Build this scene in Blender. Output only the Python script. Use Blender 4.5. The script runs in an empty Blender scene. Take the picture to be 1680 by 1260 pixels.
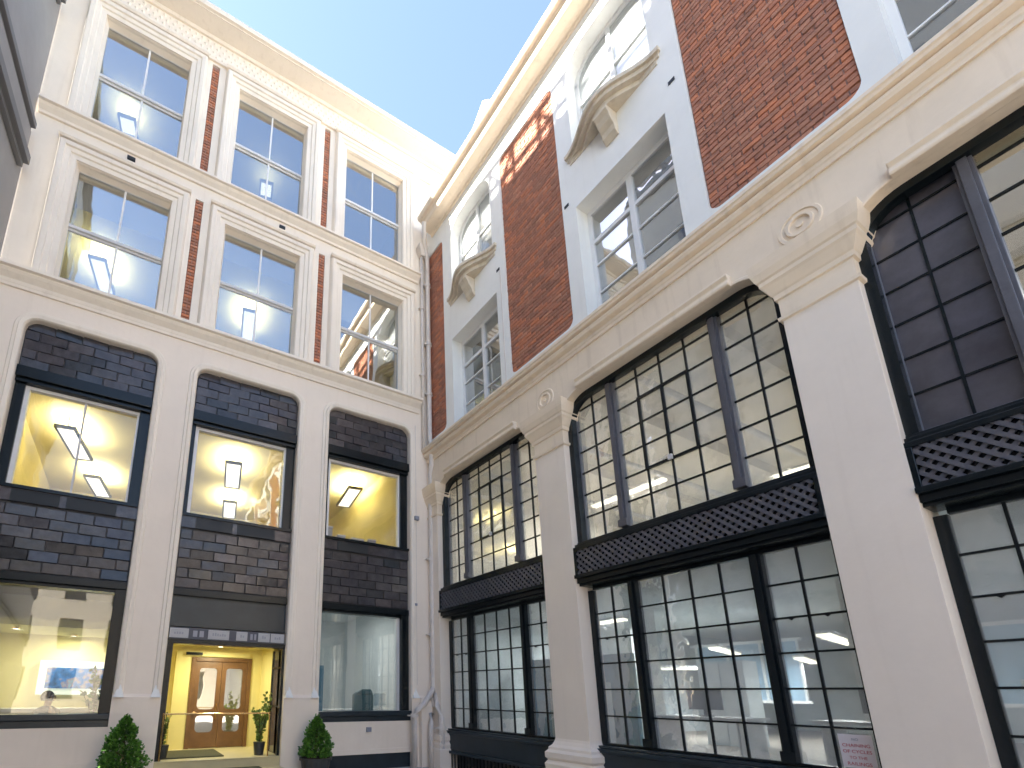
import bpy, math, random
from mathutils import Vector, Matrix
random.seed(7)
R_ = math.radians
sc = bpy.context.scene
col = sc.collection
# ------------------------------------------------------------------ camera
YAW, PITCH, ROLL = R_(62.2637631), R_(13.77197705), R_(0.46697661)
F_PX, CX, CY = 794.356, 632.370, 943.075
cam = bpy.data.cameras.new('camera'); camo = bpy.data.objects.new('camera', cam); col.objects.link(camo)
fw = Vector((math.cos(PITCH)*math.cos(YAW), math.cos(PITCH)*math.sin(YAW), math.sin(PITCH)))
rt = Vector((math.sin(YAW), -math.cos(YAW), 0)); up = rt.cross(fw)
r2 = rt*math.cos(ROLL)+up*math.sin(ROLL); u2 = -rt*math.sin(ROLL)+up*math.cos(ROLL)
M = Matrix((r2, u2, -fw)).transposed().to_4x4(); M.translation = Vector((-6.5, -10, 1.6))
camo.matrix_world = M
cam.sensor_fit = 'HORIZONTAL'; cam.sensor_width = 36; cam.lens = 36*F_PX/1680
cam.shift_x = (840-CX)/1680; cam.shift_y = (CY-630)/1680
cam.clip_start = 0.05; cam.clip_end = 2000
sc.camera = camo
# ------------------------------------------------------------------ sky, sun, exposure
SUN_EL, SUN_AZ = 43.0, 171.0         # azimuth: direction the sun stands in, degrees from +X towards +Y
w = bpy.data.worlds.new('World'); sc.world = w; w.use_nodes = True
nt = w.node_tree; nt.nodes.clear()
o = nt.nodes.new('ShaderNodeOutputWorld'); bg = nt.nodes.new('ShaderNodeBackground'); sky = nt.nodes.new('ShaderNodeTexSky')
sky.sky_type = 'NISHITA'; sky.sun_disc = False; sky.sun_elevation = R_(SUN_EL); sky.sun_rotation = R_(90-SUN_AZ)
sky.air_density = 1.0; sky.dust_density = .4; sky.ozone_density = 2.2
bg.inputs['Strength'].default_value = 0.097
tint = nt.nodes.new('ShaderNodeMix'); tint.data_type = 'RGBA'; tint.blend_type = 'MULTIPLY'; tint.inputs['Factor'].default_value = 1
tint.inputs['B'].default_value = (1.11, .975, .89, 1)      # camera white balance, warm
nt.links.new(sky.outputs[0], tint.inputs['A']); nt.links.new(tint.outputs['Result'], bg.inputs[0]); nt.links.new(bg.outputs[0], o.inputs[0])
sun = bpy.data.lights.new('sun', 'SUN'); sun.energy = 5.0; sun.angle = R_(0.5); sun.color = (1, .95, .87)
suno = bpy.data.objects.new('sun', sun); col.objects.link(suno)
sd = Vector((math.cos(R_(SUN_EL))*math.cos(R_(SUN_AZ)), math.cos(R_(SUN_EL))*math.sin(R_(SUN_AZ)), math.sin(R_(SUN_EL))))
suno.rotation_euler = sd.to_track_quat('Z', 'Y').to_euler()
sc.view_settings.view_transform = 'Standard'; sc.view_settings.look = 'None'
sc.view_settings.exposure = 2.68; sc.view_settings.gamma = 1; sc.view_settings.use_curve_mapping = False
sc.cycles.max_bounces = 12; sc.cycles.diffuse_bounces = 6; sc.cycles.transparent_max_bounces = 16
sc.cycles.sample_clamp_indirect = 6

# ------------------------------------------------------------------ materials
MATS = {}
def mat(name, colr, rough=.6, metal=0, bump=0, bscale=20, var=0, vscale=2, emit=None, es=0, spec=.5, island=0, coat=0, dirt=0):
    m = bpy.data.materials.new(name); m.use_nodes = True; t = m.node_tree; b = t.nodes['Principled BSDF']
    b.inputs['Roughness'].default_value = rough; b.inputs['Metallic'].default_value = metal
    b.inputs['Specular IOR Level'].default_value = spec; b.inputs['Coat Weight'].default_value = coat
    L = t.links.new
    tc = t.nodes.new('ShaderNodeTexCoord')
    c = t.nodes.new('ShaderNodeRGB'); c.outputs[0].default_value = (*colr, 1); out = c.outputs[0]
    if var:
        n = t.nodes.new('ShaderNodeTexNoise'); n.inputs['Scale'].default_value = vscale; n.inputs['Detail'].default_value = 8
        n.inputs['Roughness'].default_value = .65
        geo = t.nodes.new('ShaderNodeNewGeometry'); L(geo.outputs['Position'], n.inputs['Vector'])
        mr = t.nodes.new('ShaderNodeMapRange'); mr.inputs['From Min'].default_value = .3; mr.inputs['From Max'].default_value = .7
        mr.inputs['To Min'].default_value = 1-var; mr.inputs['To Max'].default_value = 1+var*.6
        L(n.outputs[0], mr.inputs['Value'])
        hsv = t.nodes.new('ShaderNodeHueSaturation'); L(out, hsv.inputs['Color']); L(mr.outputs[0], hsv.inputs['Value']); out = hsv.outputs[0]
    if dirt:   # rain streaks and grime, stretched vertically, with a shape of their own
        geo = t.nodes.new('ShaderNodeNewGeometry'); mp = t.nodes.new('ShaderNodeMapping'); mp.inputs['Scale'].default_value = (5, 5, .45)
        L(geo.outputs['Position'], mp.inputs['Vector']); n = t.nodes.new('ShaderNodeTexNoise'); n.inputs['Scale'].default_value = 1.6; n.inputs['Detail'].default_value = 9
        L(mp.outputs[0], n.inputs['Vector']); mr = t.nodes.new('ShaderNodeMapRange'); mr.inputs['From Min'].default_value = .55; mr.inputs['From Max'].default_value = .8
        mr.inputs['To Min'].default_value = 0; mr.inputs['To Max'].default_value = dirt; L(n.outputs[0], mr.inputs['Value'])
        mx = t.nodes.new('ShaderNodeMix'); mx.data_type = 'RGBA'; L(mr.outputs[0], mx.inputs['Factor']); L(out, mx.inputs['A'])
        mx.inputs['B'].default_value = (colr[0]*.5, colr[1]*.44, colr[2]*.38, 1); out = mx.outputs['Result']
    if island:
        oi = t.nodes.new('ShaderNodeObjectInfo'); geo = t.nodes.new('ShaderNodeNewGeometry')
        ad = t.nodes.new('ShaderNodeMath'); ad.operation = 'ADD'; L(oi.outputs['Random'], ad.inputs[0]); L(geo.outputs['Random Per Island'], ad.inputs[1])
        fr = t.nodes.new('ShaderNodeMath'); fr.operation = 'FRACT'; L(ad.outputs[0], fr.inputs[0])
        ramp = t.nodes.new('ShaderNodeValToRGB'); ramp.color_ramp.interpolation = 'LINEAR'
        els = ramp.color_ramp.elements; cs = island
        els[0].position = 0; els[0].color = (*cs[0], 1); els[1].position = 1; els[1].color = (*cs[-1], 1)
        for i, cc in enumerate(cs[1:-1]):
            e = els.new((i+1)/(len(cs)-1)); e.color = (*cc, 1)
        L(fr.outputs[0], ramp.inputs[0])
        mx = t.nodes.new('ShaderNodeMix'); mx.data_type = 'RGBA'; mx.blend_type = 'MULTIPLY'; mx.inputs['Factor'].default_value = 1
        L(out, mx.inputs['A']); L(ramp.outputs[0], mx.inputs['B']); out = mx.outputs['Result']
    L(out, b.inputs['Base Color'])
    if bump:
        n = t.nodes.new('ShaderNodeTexNoise'); n.inputs['Scale'].default_value = bscale; n.inputs['Detail'].default_value = 6
        geo = t.nodes.new('ShaderNodeNewGeometry'); L(geo.outputs['Position'], n.inputs['Vector'])
        bp = t.nodes.new('ShaderNodeBump'); bp.inputs['Strength'].default_value = bump; bp.inputs['Distance'].default_value = .02
        L(n.outputs[0], bp.inputs['Height']); L(bp.outputs[0], b.inputs['Normal'])
    if emit: b.inputs['Emission Color'].default_value = (*emit, 1); b.inputs['Emission Strength'].default_value = es
    MATS[name] = m; return m

def glass(name, base, tint=(1, 1, 1), wav=.06, top=1.0, wscale=1.3, dust=0):
    m = bpy.data.materials.new(name); m.use_nodes = True; t = m.node_tree; t.nodes.clear(); L = t.links.new
    out = t.nodes.new('ShaderNodeOutputMaterial'); mix = t.nodes.new('ShaderNodeMixShader')
    tr = t.nodes.new('ShaderNodeBsdfTransparent'); tr.inputs[0].default_value = (*tint, 1)
    gl = t.nodes.new('ShaderNodeBsdfGlossy'); gl.inputs['Roughness'].default_value = .015
    lw = t.nodes.new('ShaderNodeLayerWeight'); lw.inputs[0].default_value = .5
    p = t.nodes.new('ShaderNodeMath'); p.operation = 'POWER'; p.inputs[1].default_value = 4; L(lw.outputs['Facing'], p.inputs[0])
    mr = t.nodes.new('ShaderNodeMapRange'); mr.inputs['To Min'].default_value = base; mr.inputs['To Max'].default_value = top; L(p.outputs[0], mr.inputs['Value'])
    n = t.nodes.new('ShaderNodeTexNoise'); n.inputs['Scale'].default_value = wscale; n.inputs['Detail'].default_value = 2
    geo = t.nodes.new('ShaderNodeNewGeometry'); L(geo.outputs['Position'], n.inputs['Vector'])
    bp = t.nodes.new('ShaderNodeBump'); bp.inputs['Strength'].default_value = wav; bp.inputs['Distance'].default_value = .3; L(n.outputs[0], bp.inputs['Height'])
    L(bp.outputs[0], gl.inputs['Normal'])
    L(mr.outputs[0], mix.inputs[0]); L(tr.outputs[0], mix.inputs[1]); L(gl.outputs[0], mix.inputs[2])
    if dust:      # a film of dust on old panes, a little uneven
        df = t.nodes.new('ShaderNodeBsdfDiffuse'); df.inputs[0].default_value = (.68, .72, .74, 1); m2 = t.nodes.new('ShaderNodeMixShader')
        n2 = t.nodes.new('ShaderNodeTexNoise'); n2.inputs['Scale'].default_value = 1.7; n2.inputs['Detail'].default_value = 4; L(geo.outputs['Position'], n2.inputs['Vector'])
        q = t.nodes.new('ShaderNodeMapRange'); q.inputs['From Min'].default_value = .3; q.inputs['From Max'].default_value = .7; q.inputs['To Min'].default_value = dust*.7; q.inputs['To Max'].default_value = dust*1.3
        L(n2.outputs[0], q.inputs['Value']); L(q.outputs[0], m2.inputs[0]); L(mix.outputs[0], m2.inputs[1]); L(df.outputs[0], m2.inputs[2]); L(m2.outputs[0], out.inputs[0])
    else: L(mix.outputs[0], out.inputs[0])
    MATS[name] = m; return m

mat('cream_paint', (.88, .795, .68), .55, bump=.12, bscale=14, var=.05, vscale=1.3, dirt=.2)
mat('stone_paint', (.87, .74, .58), .6, bump=.12, bscale=14, var=.07, vscale=1.3, dirt=.3)
mat('pale_paint', (.89, .79, .675), .6, bump=.12, bscale=10, var=.05, vscale=.9, dirt=.08)
mat('white_paint', (.88, .88, .84), .5, bump=.08, bscale=12, var=.04, vscale=1.5, dirt=.1)
mat('hood_stone', (.66, .58, .46), .75, bump=.3, bscale=22, var=.15, vscale=4, dirt=.5)
mat('timber_white', (.80, .80, .79), .4)
mat('sash_grey', (.66, .66, .66), .45, var=.06)
mat('black_paint', (.006, .010, .012), .25, bump=.05, bscale=30, spec=.35)
mat('blue_black_paint', (.018, .030, .040), .3, bump=.1, bscale=9, var=.25, vscale=3)
mat('metal_paint', (.105, .105, .12), .35, bump=.15, bscale=25, var=.2, vscale=4)
mat('tile', (.075, .070, .073), .17, bump=.35, bscale=9, var=.35, vscale=6, island=[(.45, .52, .55), (1.0, .95, .95), (.8, .78, .82), (1.25, 1.12, 1.1), (.6, .65, .68)])
mat('tile_backing', (.028, .027, .028), .5)
mat('brick', (.50, .225, .135), .85, bump=.5, bscale=40, var=.2, vscale=7, island=[(1.0, .95, .95), (.78, .80, .88), (1.22, 1.02, .85), (.95, .9, .95), (.68, .72, .80), (1.1, 1.15, 1.2)])
mat('mortar', (.33, .23, .20), .95, bump=.3, bscale=60)
mat('grey_render', (.31, .30, .29), .8, bump=.15, bscale=8, var=.12, vscale=1)
mat('grey_trim', (.17, .17, .175), .7)
mat('paving', (.50, .47, .43), .85, bump=.2, bscale=5, var=.15)
mat('asphalt', (.06, .06, .06), .9, bump=.2, bscale=15, var=.2)
mat('roof_felt', (.3, .3, .3), .8)
mat('room_yellow', (.78, .71, .42), .8, var=.08, vscale=.8)
mat('room_cream', (.70, .66, .40), .8, var=.05)
mat('room_pale', (.62, .68, .70), .8, var=.05)
mat('room_beige', (.76, .72, .62), .8, var=.06)
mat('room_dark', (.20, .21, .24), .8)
mat('room_floor', (.25, .22, .18), .6)
mat('room_teal', (.10, .28, .42), .6)
mat('blue_panel', (.30, .46, .60), .3)
mat('lobby_yellow', (.80, .71, .30), .55, var=.04)
mat('lobby_stone', (.62, .55, .32), .4, bump=.1, var=.1)
mat('oak', (.17, .082, .026), .4, bump=.15, bscale=25, var=.25, vscale=5)
mat('brass', (.75, .48, .2), .25, metal=1)
mat('doormat', (.09, .09, .055), .95, bump=.6, bscale=120)
mat('lamp_frame', (.25, .24, .20), .5)
mat('diffuser', (.9, .9, .85), .5, emit=(1, .95, .78), es=.32)
mat('diffuser_cool', (.9, .9, .85), .5, emit=(1, .95, .74), es=.6)
mat('blind', (.88, .88, .88), .7)
mat('pot', (.035, .04, .045), .4, bump=.1)
mat('soil', (.04, .03, .02), .9)
mat('leaf', (.085, .22, .035), .5, island=[(.6, .7, .6), (1.3, 1.2, 1.0), (.35, .45, .4), (1.9, 1.7, 1.2)])
mat('leaf_variegated', (.16, .24, .05), .5, island=[(.5, .6, .5), (1.6, 1.5, 1.2), (.8, .9, .6)])
mat('stem', (.08, .05, .03), .8)
mat('skin', (.48, .27, .18), .55)
mat('hair', (.02, .012, .008), .6)
mat('shirt', (.06, .06, .07), .8)
mat('screen_white', (.8, .85, .85), .4, emit=(.8, .98, 1), es=.10)
mat('desk_teal', (.03, .13, .15), .5)
mat('monitor', (.55, .68, .74), .3)
mat('paper', (.80, .74, .75), .6)
mat('red_ink', (.55, .08, .10), .6)
mat('navy', (.06, .065, .09), .4)
mat('sign_white', (.45, .45, .46), .4)
mat('sign_grey', (.3, .31, .36), .5)
mat('louvre', (.010, .014, .018), .5)
mat('pipe_paint', (.72, .66, .60), .45, var=.1, vscale=4)
glass('glass_sash', .42, (.93, .95, .93), .012, wscale=1.1)
glass('glass_small', .22, (.95, .96, .95), .02, wscale=3, dust=.22)
glass('glass_shop', .16, (.93, .95, .94), .012, wscale=.8, dust=.05)
glass('glass_clear', .07, (.97, .97, .96), .03)
def dark_glass():
    m = mat('glass_dark', (.09, .085, .10), .12, spec=1.0, bump=.25, bscale=2.2, var=.4, vscale=1.6); return m
dark_glass()
# blue picture on the reception screen (flat print on a flat screen)
def picture():
    m = bpy.data.materials.new('screen_picture'); m.use_nodes = True; t = m.node_tree; b = t.nodes['Principled BSDF']; L = t.links.new
    tc = t.nodes.new('ShaderNodeTexCoord'); n = t.nodes.new('ShaderNodeTexNoise'); n.inputs['Scale'].default_value = 4; n.inputs['Detail'].default_value = 5
    L(tc.outputs['Object'], n.inputs['Vector']); r = t.nodes.new('ShaderNodeValToRGB'); e = r.color_ramp.elements
    e[0].position = .35; e[0].color = (.01, .05, .16, 1); e[1].position = .68; e[1].color = (.15, .40, .62, 1)
    x = e.new(.5); x.color = (.03, .16, .5, 1); x = e.new(.58); x.color = (.28, .22, .3, 1)
    L(n.outputs[0], r.inputs[0]); L(r.outputs[0], b.inputs['Base Color']); L(r.outputs[0], b.inputs['Emission Color']); b.inputs['Emission Strength'].default_value = .10
    MATS['screen_picture'] = m
picture()

# ------------------------------------------------------------------ mesh building
class MB:
    """boxes, prisms and sweeps in facade coordinates (u along, d depth, z up)"""
    def __init__(s, side='W'): s.v = []; s.f = []; s.side = side
    def P(s, u, d, z):
        return (u, d, z) if s.side in 'LW' else (d, u, z)
    def add(s, vs, fs):
        n = len(s.v); s.v += [s.P(*p) for p in vs]
        s.f += [tuple(n+i for i in (f if s.side in 'LW' else f[::-1])) for f in fs]; return s
    def box(s, u0, u1, d0, d1, z0, z1):
        if u0 > u1: u0, u1 = u1, u0
        if d0 > d1: d0, d1 = d1, d0
        vs = [(u0, d0, z0), (u1, d0, z0), (u1, d1, z0), (u0, d1, z0), (u0, d0, z1), (u1, d0, z1), (u1, d1, z1), (u0, d1, z1)]
        return s.add(vs, [(0, 3, 2, 1), (4, 5, 6, 7), (0, 1, 5, 4), (1, 2, 6, 5), (2, 3, 7, 6), (3, 0, 4, 7)])
    def extrude(s, prof, u0, u1):
        """profile [(d,z)] closed polygon, run along u"""
        n = len(prof); vs = [(u0, d, z) for d, z in prof]+[(u1, d, z) for d, z in prof]
        fs = [(i, (i+1) % n, n+(i+1) % n, n+i) for i in range(n)]+[tuple(range(n))[::-1], tuple(range(n, 2*n))]
        return s.add(vs, fs)
    def plate(s, poly, d0, d1):
        """polygon [(u,z)] in the facade plane given thickness d0..d1"""
        n = len(poly); vs = [(u, d0, z) for u, z in poly]+[(u, d1, z) for u, z in poly]
        return s.add(vs, [(i, (i+1) % n, n+(i+1) % n, n+i) for i in range(n)]+[tuple(range(n))[::-1], tuple(range(n, 2*n))])
    def slab(s, poly, z0, z1):
        """polygon [(u,d)] in plan given height"""
        n = len(poly); vs = [(u, d, z0) for u, d in poly]+[(u, d, z1) for u, d in poly]
        return s.add(vs, [(i, (i+1) % n, n+(i+1) % n, n+i) for i in range(n)]+[tuple(range(n))[::-1], tuple(range(n, 2*n))])
    def sweep(s, path, prof):
        """profile [(o,d)] swept on path [(u,z)]; o = offset to the left of travel"""
        rings = []
        for i, p in enumerate(path):
            a = Vector(path[max(i-1, 0)]); b = Vector(p); c = Vector(path[min(i+1, len(path)-1)])
            t1 = (b-a).normalized() if i else (c-b).normalized(); t2 = (c-b).normalized() if i < len(path)-1 else t1
            n1 = Vector((-t1.y, t1.x)); n2 = Vector((-t2.y, t2.x)); m = (n1+n2); k = m.length
            m = m/k if k > 1e-6 else n1; sc_ = 1/max(.35, m.dot(n1))
            rings.append([(p[0]+m.x*o*sc_, d, p[1]+m.y*o*sc_) for o, d in prof])
        n = len(prof); vs = [q for r in rings for q in r]; fs = []
        for k in range(len(rings)-1):
            for i in range(n):
                j = (i+1) % n; fs.append((k*n+i, k*n+j, (k+1)*n+j, (k+1)*n+i))
        fs += [tuple(range(n))[::-1], tuple(range((len(rings)-1)*n, len(rings)*n))]
        return s.add(vs, fs)
    def loft(s, u0, u1, d0, d1, rings):
        """rectangle rings [(z, offset)] stacked: capitals, bases"""
        vs = []
        for z, q in rings: vs += [(u0-q, d0-q, z), (u1+q, d0-q, z), (u1+q, d1, z), (u0-q, d1, z)]
        fs = []
        for k in range(len(rings)-1):
            for i in range(4): fs.append((k*4+i, k*4+(i+1) % 4, (k+1)*4+(i+1) % 4, (k+1)*4+i))
        n = len(vs); fs += [(3, 2, 1, 0), (n-4, n-3, n-2, n-1)]
        return s.add(vs, fs)
    def tube(s, pts, r, n=10):
        """round bar through points given as (u,d,z)"""
        P = [Vector(p) for p in pts]; rings = []; rr = r if isinstance(r, (list, tuple)) else [r]*len(P)
        for i, p in enumerate(P):
            t = (P[min(i+1, len(P)-1)]-P[max(i-1, 0)]).normalized()
            a = t.cross(Vector((0, 0, 1)) if abs(t.z) < .9 else Vector((1, 0, 0))).normalized(); b = t.cross(a)
            rings.append([tuple(p+(a*math.cos(2*math.pi*k/n)+b*math.sin(2*math.pi*k/n))*rr[i]) for k in range(n)])
        vs = [q for g in rings for q in g]; fs = []
        for k in range(len(rings)-1):
            for i in range(n): fs.append((k*n+i, k*n+(i+1) % n, (k+1)*n+(i+1) % n, (k+1)*n+i))
        fs += [tuple(range(n))[::-1], tuple(range((len(P)-1)*n, len(P)*n))]
        return s.add(vs, fs)
    def mesh(s, name, m):
        me = bpy.data.meshes.new(name); me.from_pydata(s.v, [], s.f); me.materials.append(MATS[m] if isinstance(m, str) else m)
        me.update(); return me
    def build(s, name, m, parent=None, bevel=0, smooth=False, kind=None, label=None):
        o = link(name, s.mesh(name, m), parent)
        if bevel:
            b = o.modifiers.new('bevel', 'BEVEL'); b.width = bevel; b.segments = 2; b.limit_method = 'ANGLE'; b.angle_limit = R_(40)
        if smooth:
            for p in o.data.polygons: p.use_smooth = True
        if kind: o['kind'] = kind
        if label: o['label'] = label
        return o
def link(name, data, parent=None, loc=None):
    o = bpy.data.objects.new(name, data); col.objects.link(o)
    if parent: o.parent = parent
    if loc is not None: o.location = loc
    return o
def thing(name, label, cat, loc=(0, 0, 0), group=None):
    o = bpy.data.objects.new(name, None); col.objects.link(o); o.location = loc; o['label'] = label; o['category'] = cat
    o.empty_display_size = .3
    if group: o['group'] = group
    return o
def tag(o, label, cat, group=None):
    o['label'] = label; o['category'] = cat
    if group: o['group'] = group
    return o
def wall(mb, u0, u1, z0, z1, d0, d1, holes):
    """solid wall cut round rectangular holes (ua,ub,za,zb)"""
    us = sorted({u0, u1, *[x for h in holes for x in h[:2] if u0 < x < u1]})
    for a, b in zip(us, us[1:]):
        m = (a+b)/2; hs = sorted([(max(h[2], z0), min(h[3], z1)) for h in holes if h[0] < m < h[1]])
        z = z0
        for h in hs:
            if h[0] > z: mb.box(a, b, d0, d1, z, h[0])
            z = max(z, h[1])
        if z < z1: mb.box(a, b, d0, d1, z, z1)
def arc(cx, cz, r, a0, a1, n=8):
    return [(cx+r*math.cos(R_(a0+(a1-a0)*i/n)), cz+r*math.sin(R_(a0+(a1-a0)*i/n))) for i in range(n+1)]
def arch_path(u0, u1, z0, z1, r, n=8):
    """up the left jamb, over, and down the right one; outside is to the left of travel"""
    return [(u0, z0)]+arc(u0+r, z1-r, r, 180, 90, n)+arc(u1-r, z1-r, r, 90, 0, n)+[(u1, z0)]
def corner_fill(mb, uc, zc, r, sx, sz, d0, d1, n=8):
    """spandrel that rounds a square corner of an opening; the corner is at uc,zc, the opening lies towards sx,sz"""
    cx, cz = uc+sx*r, zc+sz*r
    pts = [(uc, zc)]+[(cx-sx*r*math.cos(R_(90*i/n)), cz-sz*r*math.sin(R_(90*i/n))) for i in range(n+1)]
    for i in range(1, len(pts)-1): mb.plate([pts[0], pts[i], pts[i+1]], d0, d1)

# ------------------------------------------------------------------ ground
g = MB(); g.box(-600, 600, -600, 600, -.5, -.004); go = g.build('ground', 'asphalt'); go['kind'] = 'structure'
g = MB(); g.box(-30, 10, -60, 8, -.003, 0.0); go = g.build('courtyard_paving', 'paving'); go['kind'] = 'structure'

# ================================================================== CREAM BUILDING (facing the camera on the left)
LB = thing('cream_building', 'cream painted building with black tiled bays, oak entrance door and tall sash windows above', 'building', (-4.7, 3, 0))
def lp(mb, name, m, **k):       # a part of the cream building
    o = mb.build(name, m, None, **k); o.parent = LB; o.matrix_parent_inverse = Matrix.Translation((4.7, -3, 0)); return o
BC = [-7.79, -4.72, -1.68]; BH = 1.14; WC = [-7.74, -4.72, -1.69]
# lower wall: piers and the beam over the bays
mb = MB('L')
holes = [(c-BH, c+BH, -.2, 8.45) for i, c in enumerate(BC)]
wall(mb, -9.5, .3, -.2, 9.1, 0, .5, holes)
for c in BC:
    corner_fill(mb, c-BH, 8.45, .24, 1, -1, 0, .5); corner_fill(mb, c+BH, 8.45, .24, -1, -1, 0, .5)
lp(mb, 'pier_wall', 'pale_paint')
mb = MB('L')
for i, c in enumerate(BC):
    z0 = 1.57
    pa = arch_path(c-BH, c+BH, z0, 8.45, .24)
    mb.sweep(pa, [(.0, 0), (.02, -.035), (.085, -.05), (.10, -.02), (.15, -.02), (.165, 0)])
lp(mb, 'bay_moulding', 'cream_paint')
# pier plinths with white chamfer stops
for a, b in ((-9.5, BC[0]-BH), (BC[0]+BH, BC[1]-BH), (BC[1]+BH, BC[2]-BH), (BC[2]+BH, .05)):
    mb = MB('L'); mb.loft(a, b, -.04, 0.0, [(-.2, .0), (1.50, .0), (1.56, -.03)]); lp(mb, 'pier_plinth', 'pale_paint')
for a in (BC[0]+BH+.1, BC[1]-BH-.1, BC[1]+BH+.1, BC[2]-BH-.1, BC[2]+BH+.1):
    mb = MB('L'); mb.add([(a-.085, -.10, 1.50), (a+.085, -.10, 1.50), (a+.085, 0, 1.50), (a-.085, 0, 1.50), (a, -.004, 1.76)], [(0, 3, 2, 1), (0, 1, 4), (1, 2, 4), (2, 3, 4), (3, 0, 4)])
    lp(mb, 'chamfer_stop', 'white_paint')
# under-window plinths
for i in (0, 2):
    c = BC[i]; mb = MB('L'); mb.box(c-BH, c+BH, .03, .5, .36, 1.0); mb.box(c-BH, c+BH, .0, .1, .32, .42)
    lp(mb, 'window_apron', 'pale_paint')
    mb = MB('L'); mb.box(c-BH, c+BH, .06, .5, -.2, .32); lp(mb, 'basement_panel', 'blue_black_paint')
# upper wall with six sash openings
WHW = .93
FL = [(9.40, 12.44), (13.50, 16.84)]
mb = MB('L'); holes = []
for z0, z1 in FL: holes += [(c-WHW, c+WHW, z0, z1) for c in WC]
STR = [(-6.34, -6.165), (-3.29, -3.12)]
for (a, b) in STR: holes += [(a, b, 9.42, 12.82), (a, b, 13.55, 17.2)]
wall(mb, -9.5, .3, 9.1, 18.0, 0, .45, holes); mb.box(.3, 3.9, 0, .45, 14.0, 18.0)
lp(mb, 'upper_wall', 'cream_paint')
# string courses
def prof_run(z, p, h):    # z = top edge, p = projection, h = height
    return [(0.0, z-h), (-p*.22, z-h), (-p*.28, z-h*.78), (-p*.62, z-h*.5), (-p*.74, z-h*.34), (-p*.74, z-h*.28), (-p, z-h*.24), (-p, z-h*.02), (-p*.96, z), (0.0, z)]
mb = MB('L'); mb.extrude(prof_run(9.34, .25, .30), -9.62, -.26); mb.extrude([(-.0, 8.98), (-.04, 8.98), (-.05, 9.05), (-.0, 9.05)], -9.5, -.26)
lp(mb, 'string_course', 'cream_paint')
mb = MB('L'); mb.extrude(prof_run(13.48, .22, .24), -9.45, -.25); lp(mb, 'string_course', 'cream_paint')
# window surrounds
mb = MB('L')
for fi, (z0, z1) in enumerate(FL):
    zt = (12.52, 16.90)[fi]; zb = (9.34, 13.48)[fi]
    for c in WC:
        hw = WHW
        path = [(c-hw, zb), (c-hw, z1), (c+hw, z1), (c+hw, zb)]
        mb.sweep(path, [(0, .0), (0.0, -.035), (.10, -.045), (.115, -.075), (.20, -.085), (.215, -.12), (.30, -.13), (.33, -.10), (.36, 0)])
        # inner reveal moulding
        mb.sweep(path, [(0, .0), (.0, .25), (-.02, .25), (-.05, .18), (-.05, .16), (-.012, .06), (-.012, .0)])
        mb.extrude([(0, z1+.36), (-.13, z1+.36), (-.16, z1+.40), (-.16, z1+.44), (0, z1+.46)], c-hw-.36, c+hw+.36)
lp(mb, 'window_surround', 'cream_paint')
# brick strips between the windows, each brick its own object
def brickmesh(w, h, dpt, side):
    b = MB(side); e = .006
    b.add([(-w/2, 0, -h/2), (w/2, 0, -h/2), (w/2, 0, h/2), (-w/2, 0, h/2), (-w/2+e, -dpt, -h/2+e), (w/2-e, -dpt, -h/2+e), (w/2-e, -dpt, h/2-e), (-w/2+e, -dpt, h/2-e)],
          [(4, 5, 6, 7), (0, 1, 5, 4), (1, 2, 6, 5), (2, 3, 7, 6), (3, 0, 4, 7)])
    return b.mesh('brick', 'brick')
for a, b in STR:
    for z0, z1 in ((9.42, 12.82), (13.55, 17.2)):
        mb = MB('L'); mb.box(a, b, .04, .3, z0, z1); mo = lp(mb, 'mortar_bed', 'mortar')
bms = [brickmesh(.1, .066, .025+.003*k, 'L') for k in range(3)]
def put(me, name, parent, pos, rz=0):
    o = bpy.data.objects.new(name, me); col.objects.link(o); o.parent = parent; o.matrix_parent_inverse = parent.matrix_parent_inverse.copy() if parent in (mo,) else Matrix()
    o.location = pos; return o
strip_cols = {}
for (a, b) in STR:
    w_ = b-a
    key = round(w_, 3); full = [brickmesh(w_-.012, .068, .022+.004*k, 'L') for k in range(3)]
    half = [brickmesh(w_/2-.012, .068, .022+.004*k, 'L') for k in range(3)]
    for z0, z1 in ((9.42, 12.82), (13.55, 17.2)):
        n = int((z1-z0)/.085)
        for k in range(n):
            z = z0+.085*(k+.5)
            if k % 2 == 0: items = [(full[random.randrange(3)], (a+b)/2)]
            else: items = [(half[random.randrange(3)], a+w_*.25), (half[random.randrange(3)], a+w_*.75)]
            if z0 < 13 and z < 9.5: continue
            for me, u in items:
                o = bpy.data.objects.new('brick', me); col.objects.link(o); o.parent = LB; o.matrix_parent_inverse = Matrix.Translation((4.7, -3, 0)); o.location = (u, .04, z)
# top cornice and frieze
mb = MB('L'); mb.extrude([(0, 17.28), (-.05, 17.28), (-.07, 17.33), (-.03, 17.36), (0, 17.36)], -9.5, .25)
lp(mb, 'frieze_moulding', 'cream_paint')
mb = MB('L')
mb.extrude([(0, 17.98), (-.05, 17.98), (-.07, 18.03), (-.07, 18.06), (-.16, 18.07), (-.30, 18.10), (-.42, 18.13), (-.46, 18.13), (-.46, 18.16), (-.52, 18.17), (-.54, 18.24), (-.54, 18.30), (0.2, 18.34), (.2, 17.98)], -11.5, 4.0)
lp(mb, 'cornice', 'cream_paint')
mb = MB('L')
u = -9.42; k = 0
while u < .2:
    for r_ in range(4):
        zc = 17.46+.145*r_; uu = u+(.075 if r_ % 2 else 0); h = .058
        mb.add([(uu-h, 0, zc), (uu, 0, zc-h*1.1), (uu+h, 0, zc), (uu, 0, zc+h*1.1), (uu, -.03, zc)], [(0, 1, 4), (1, 2, 4), (2, 3, 4), (3, 0, 4)])
    u += .15
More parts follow.
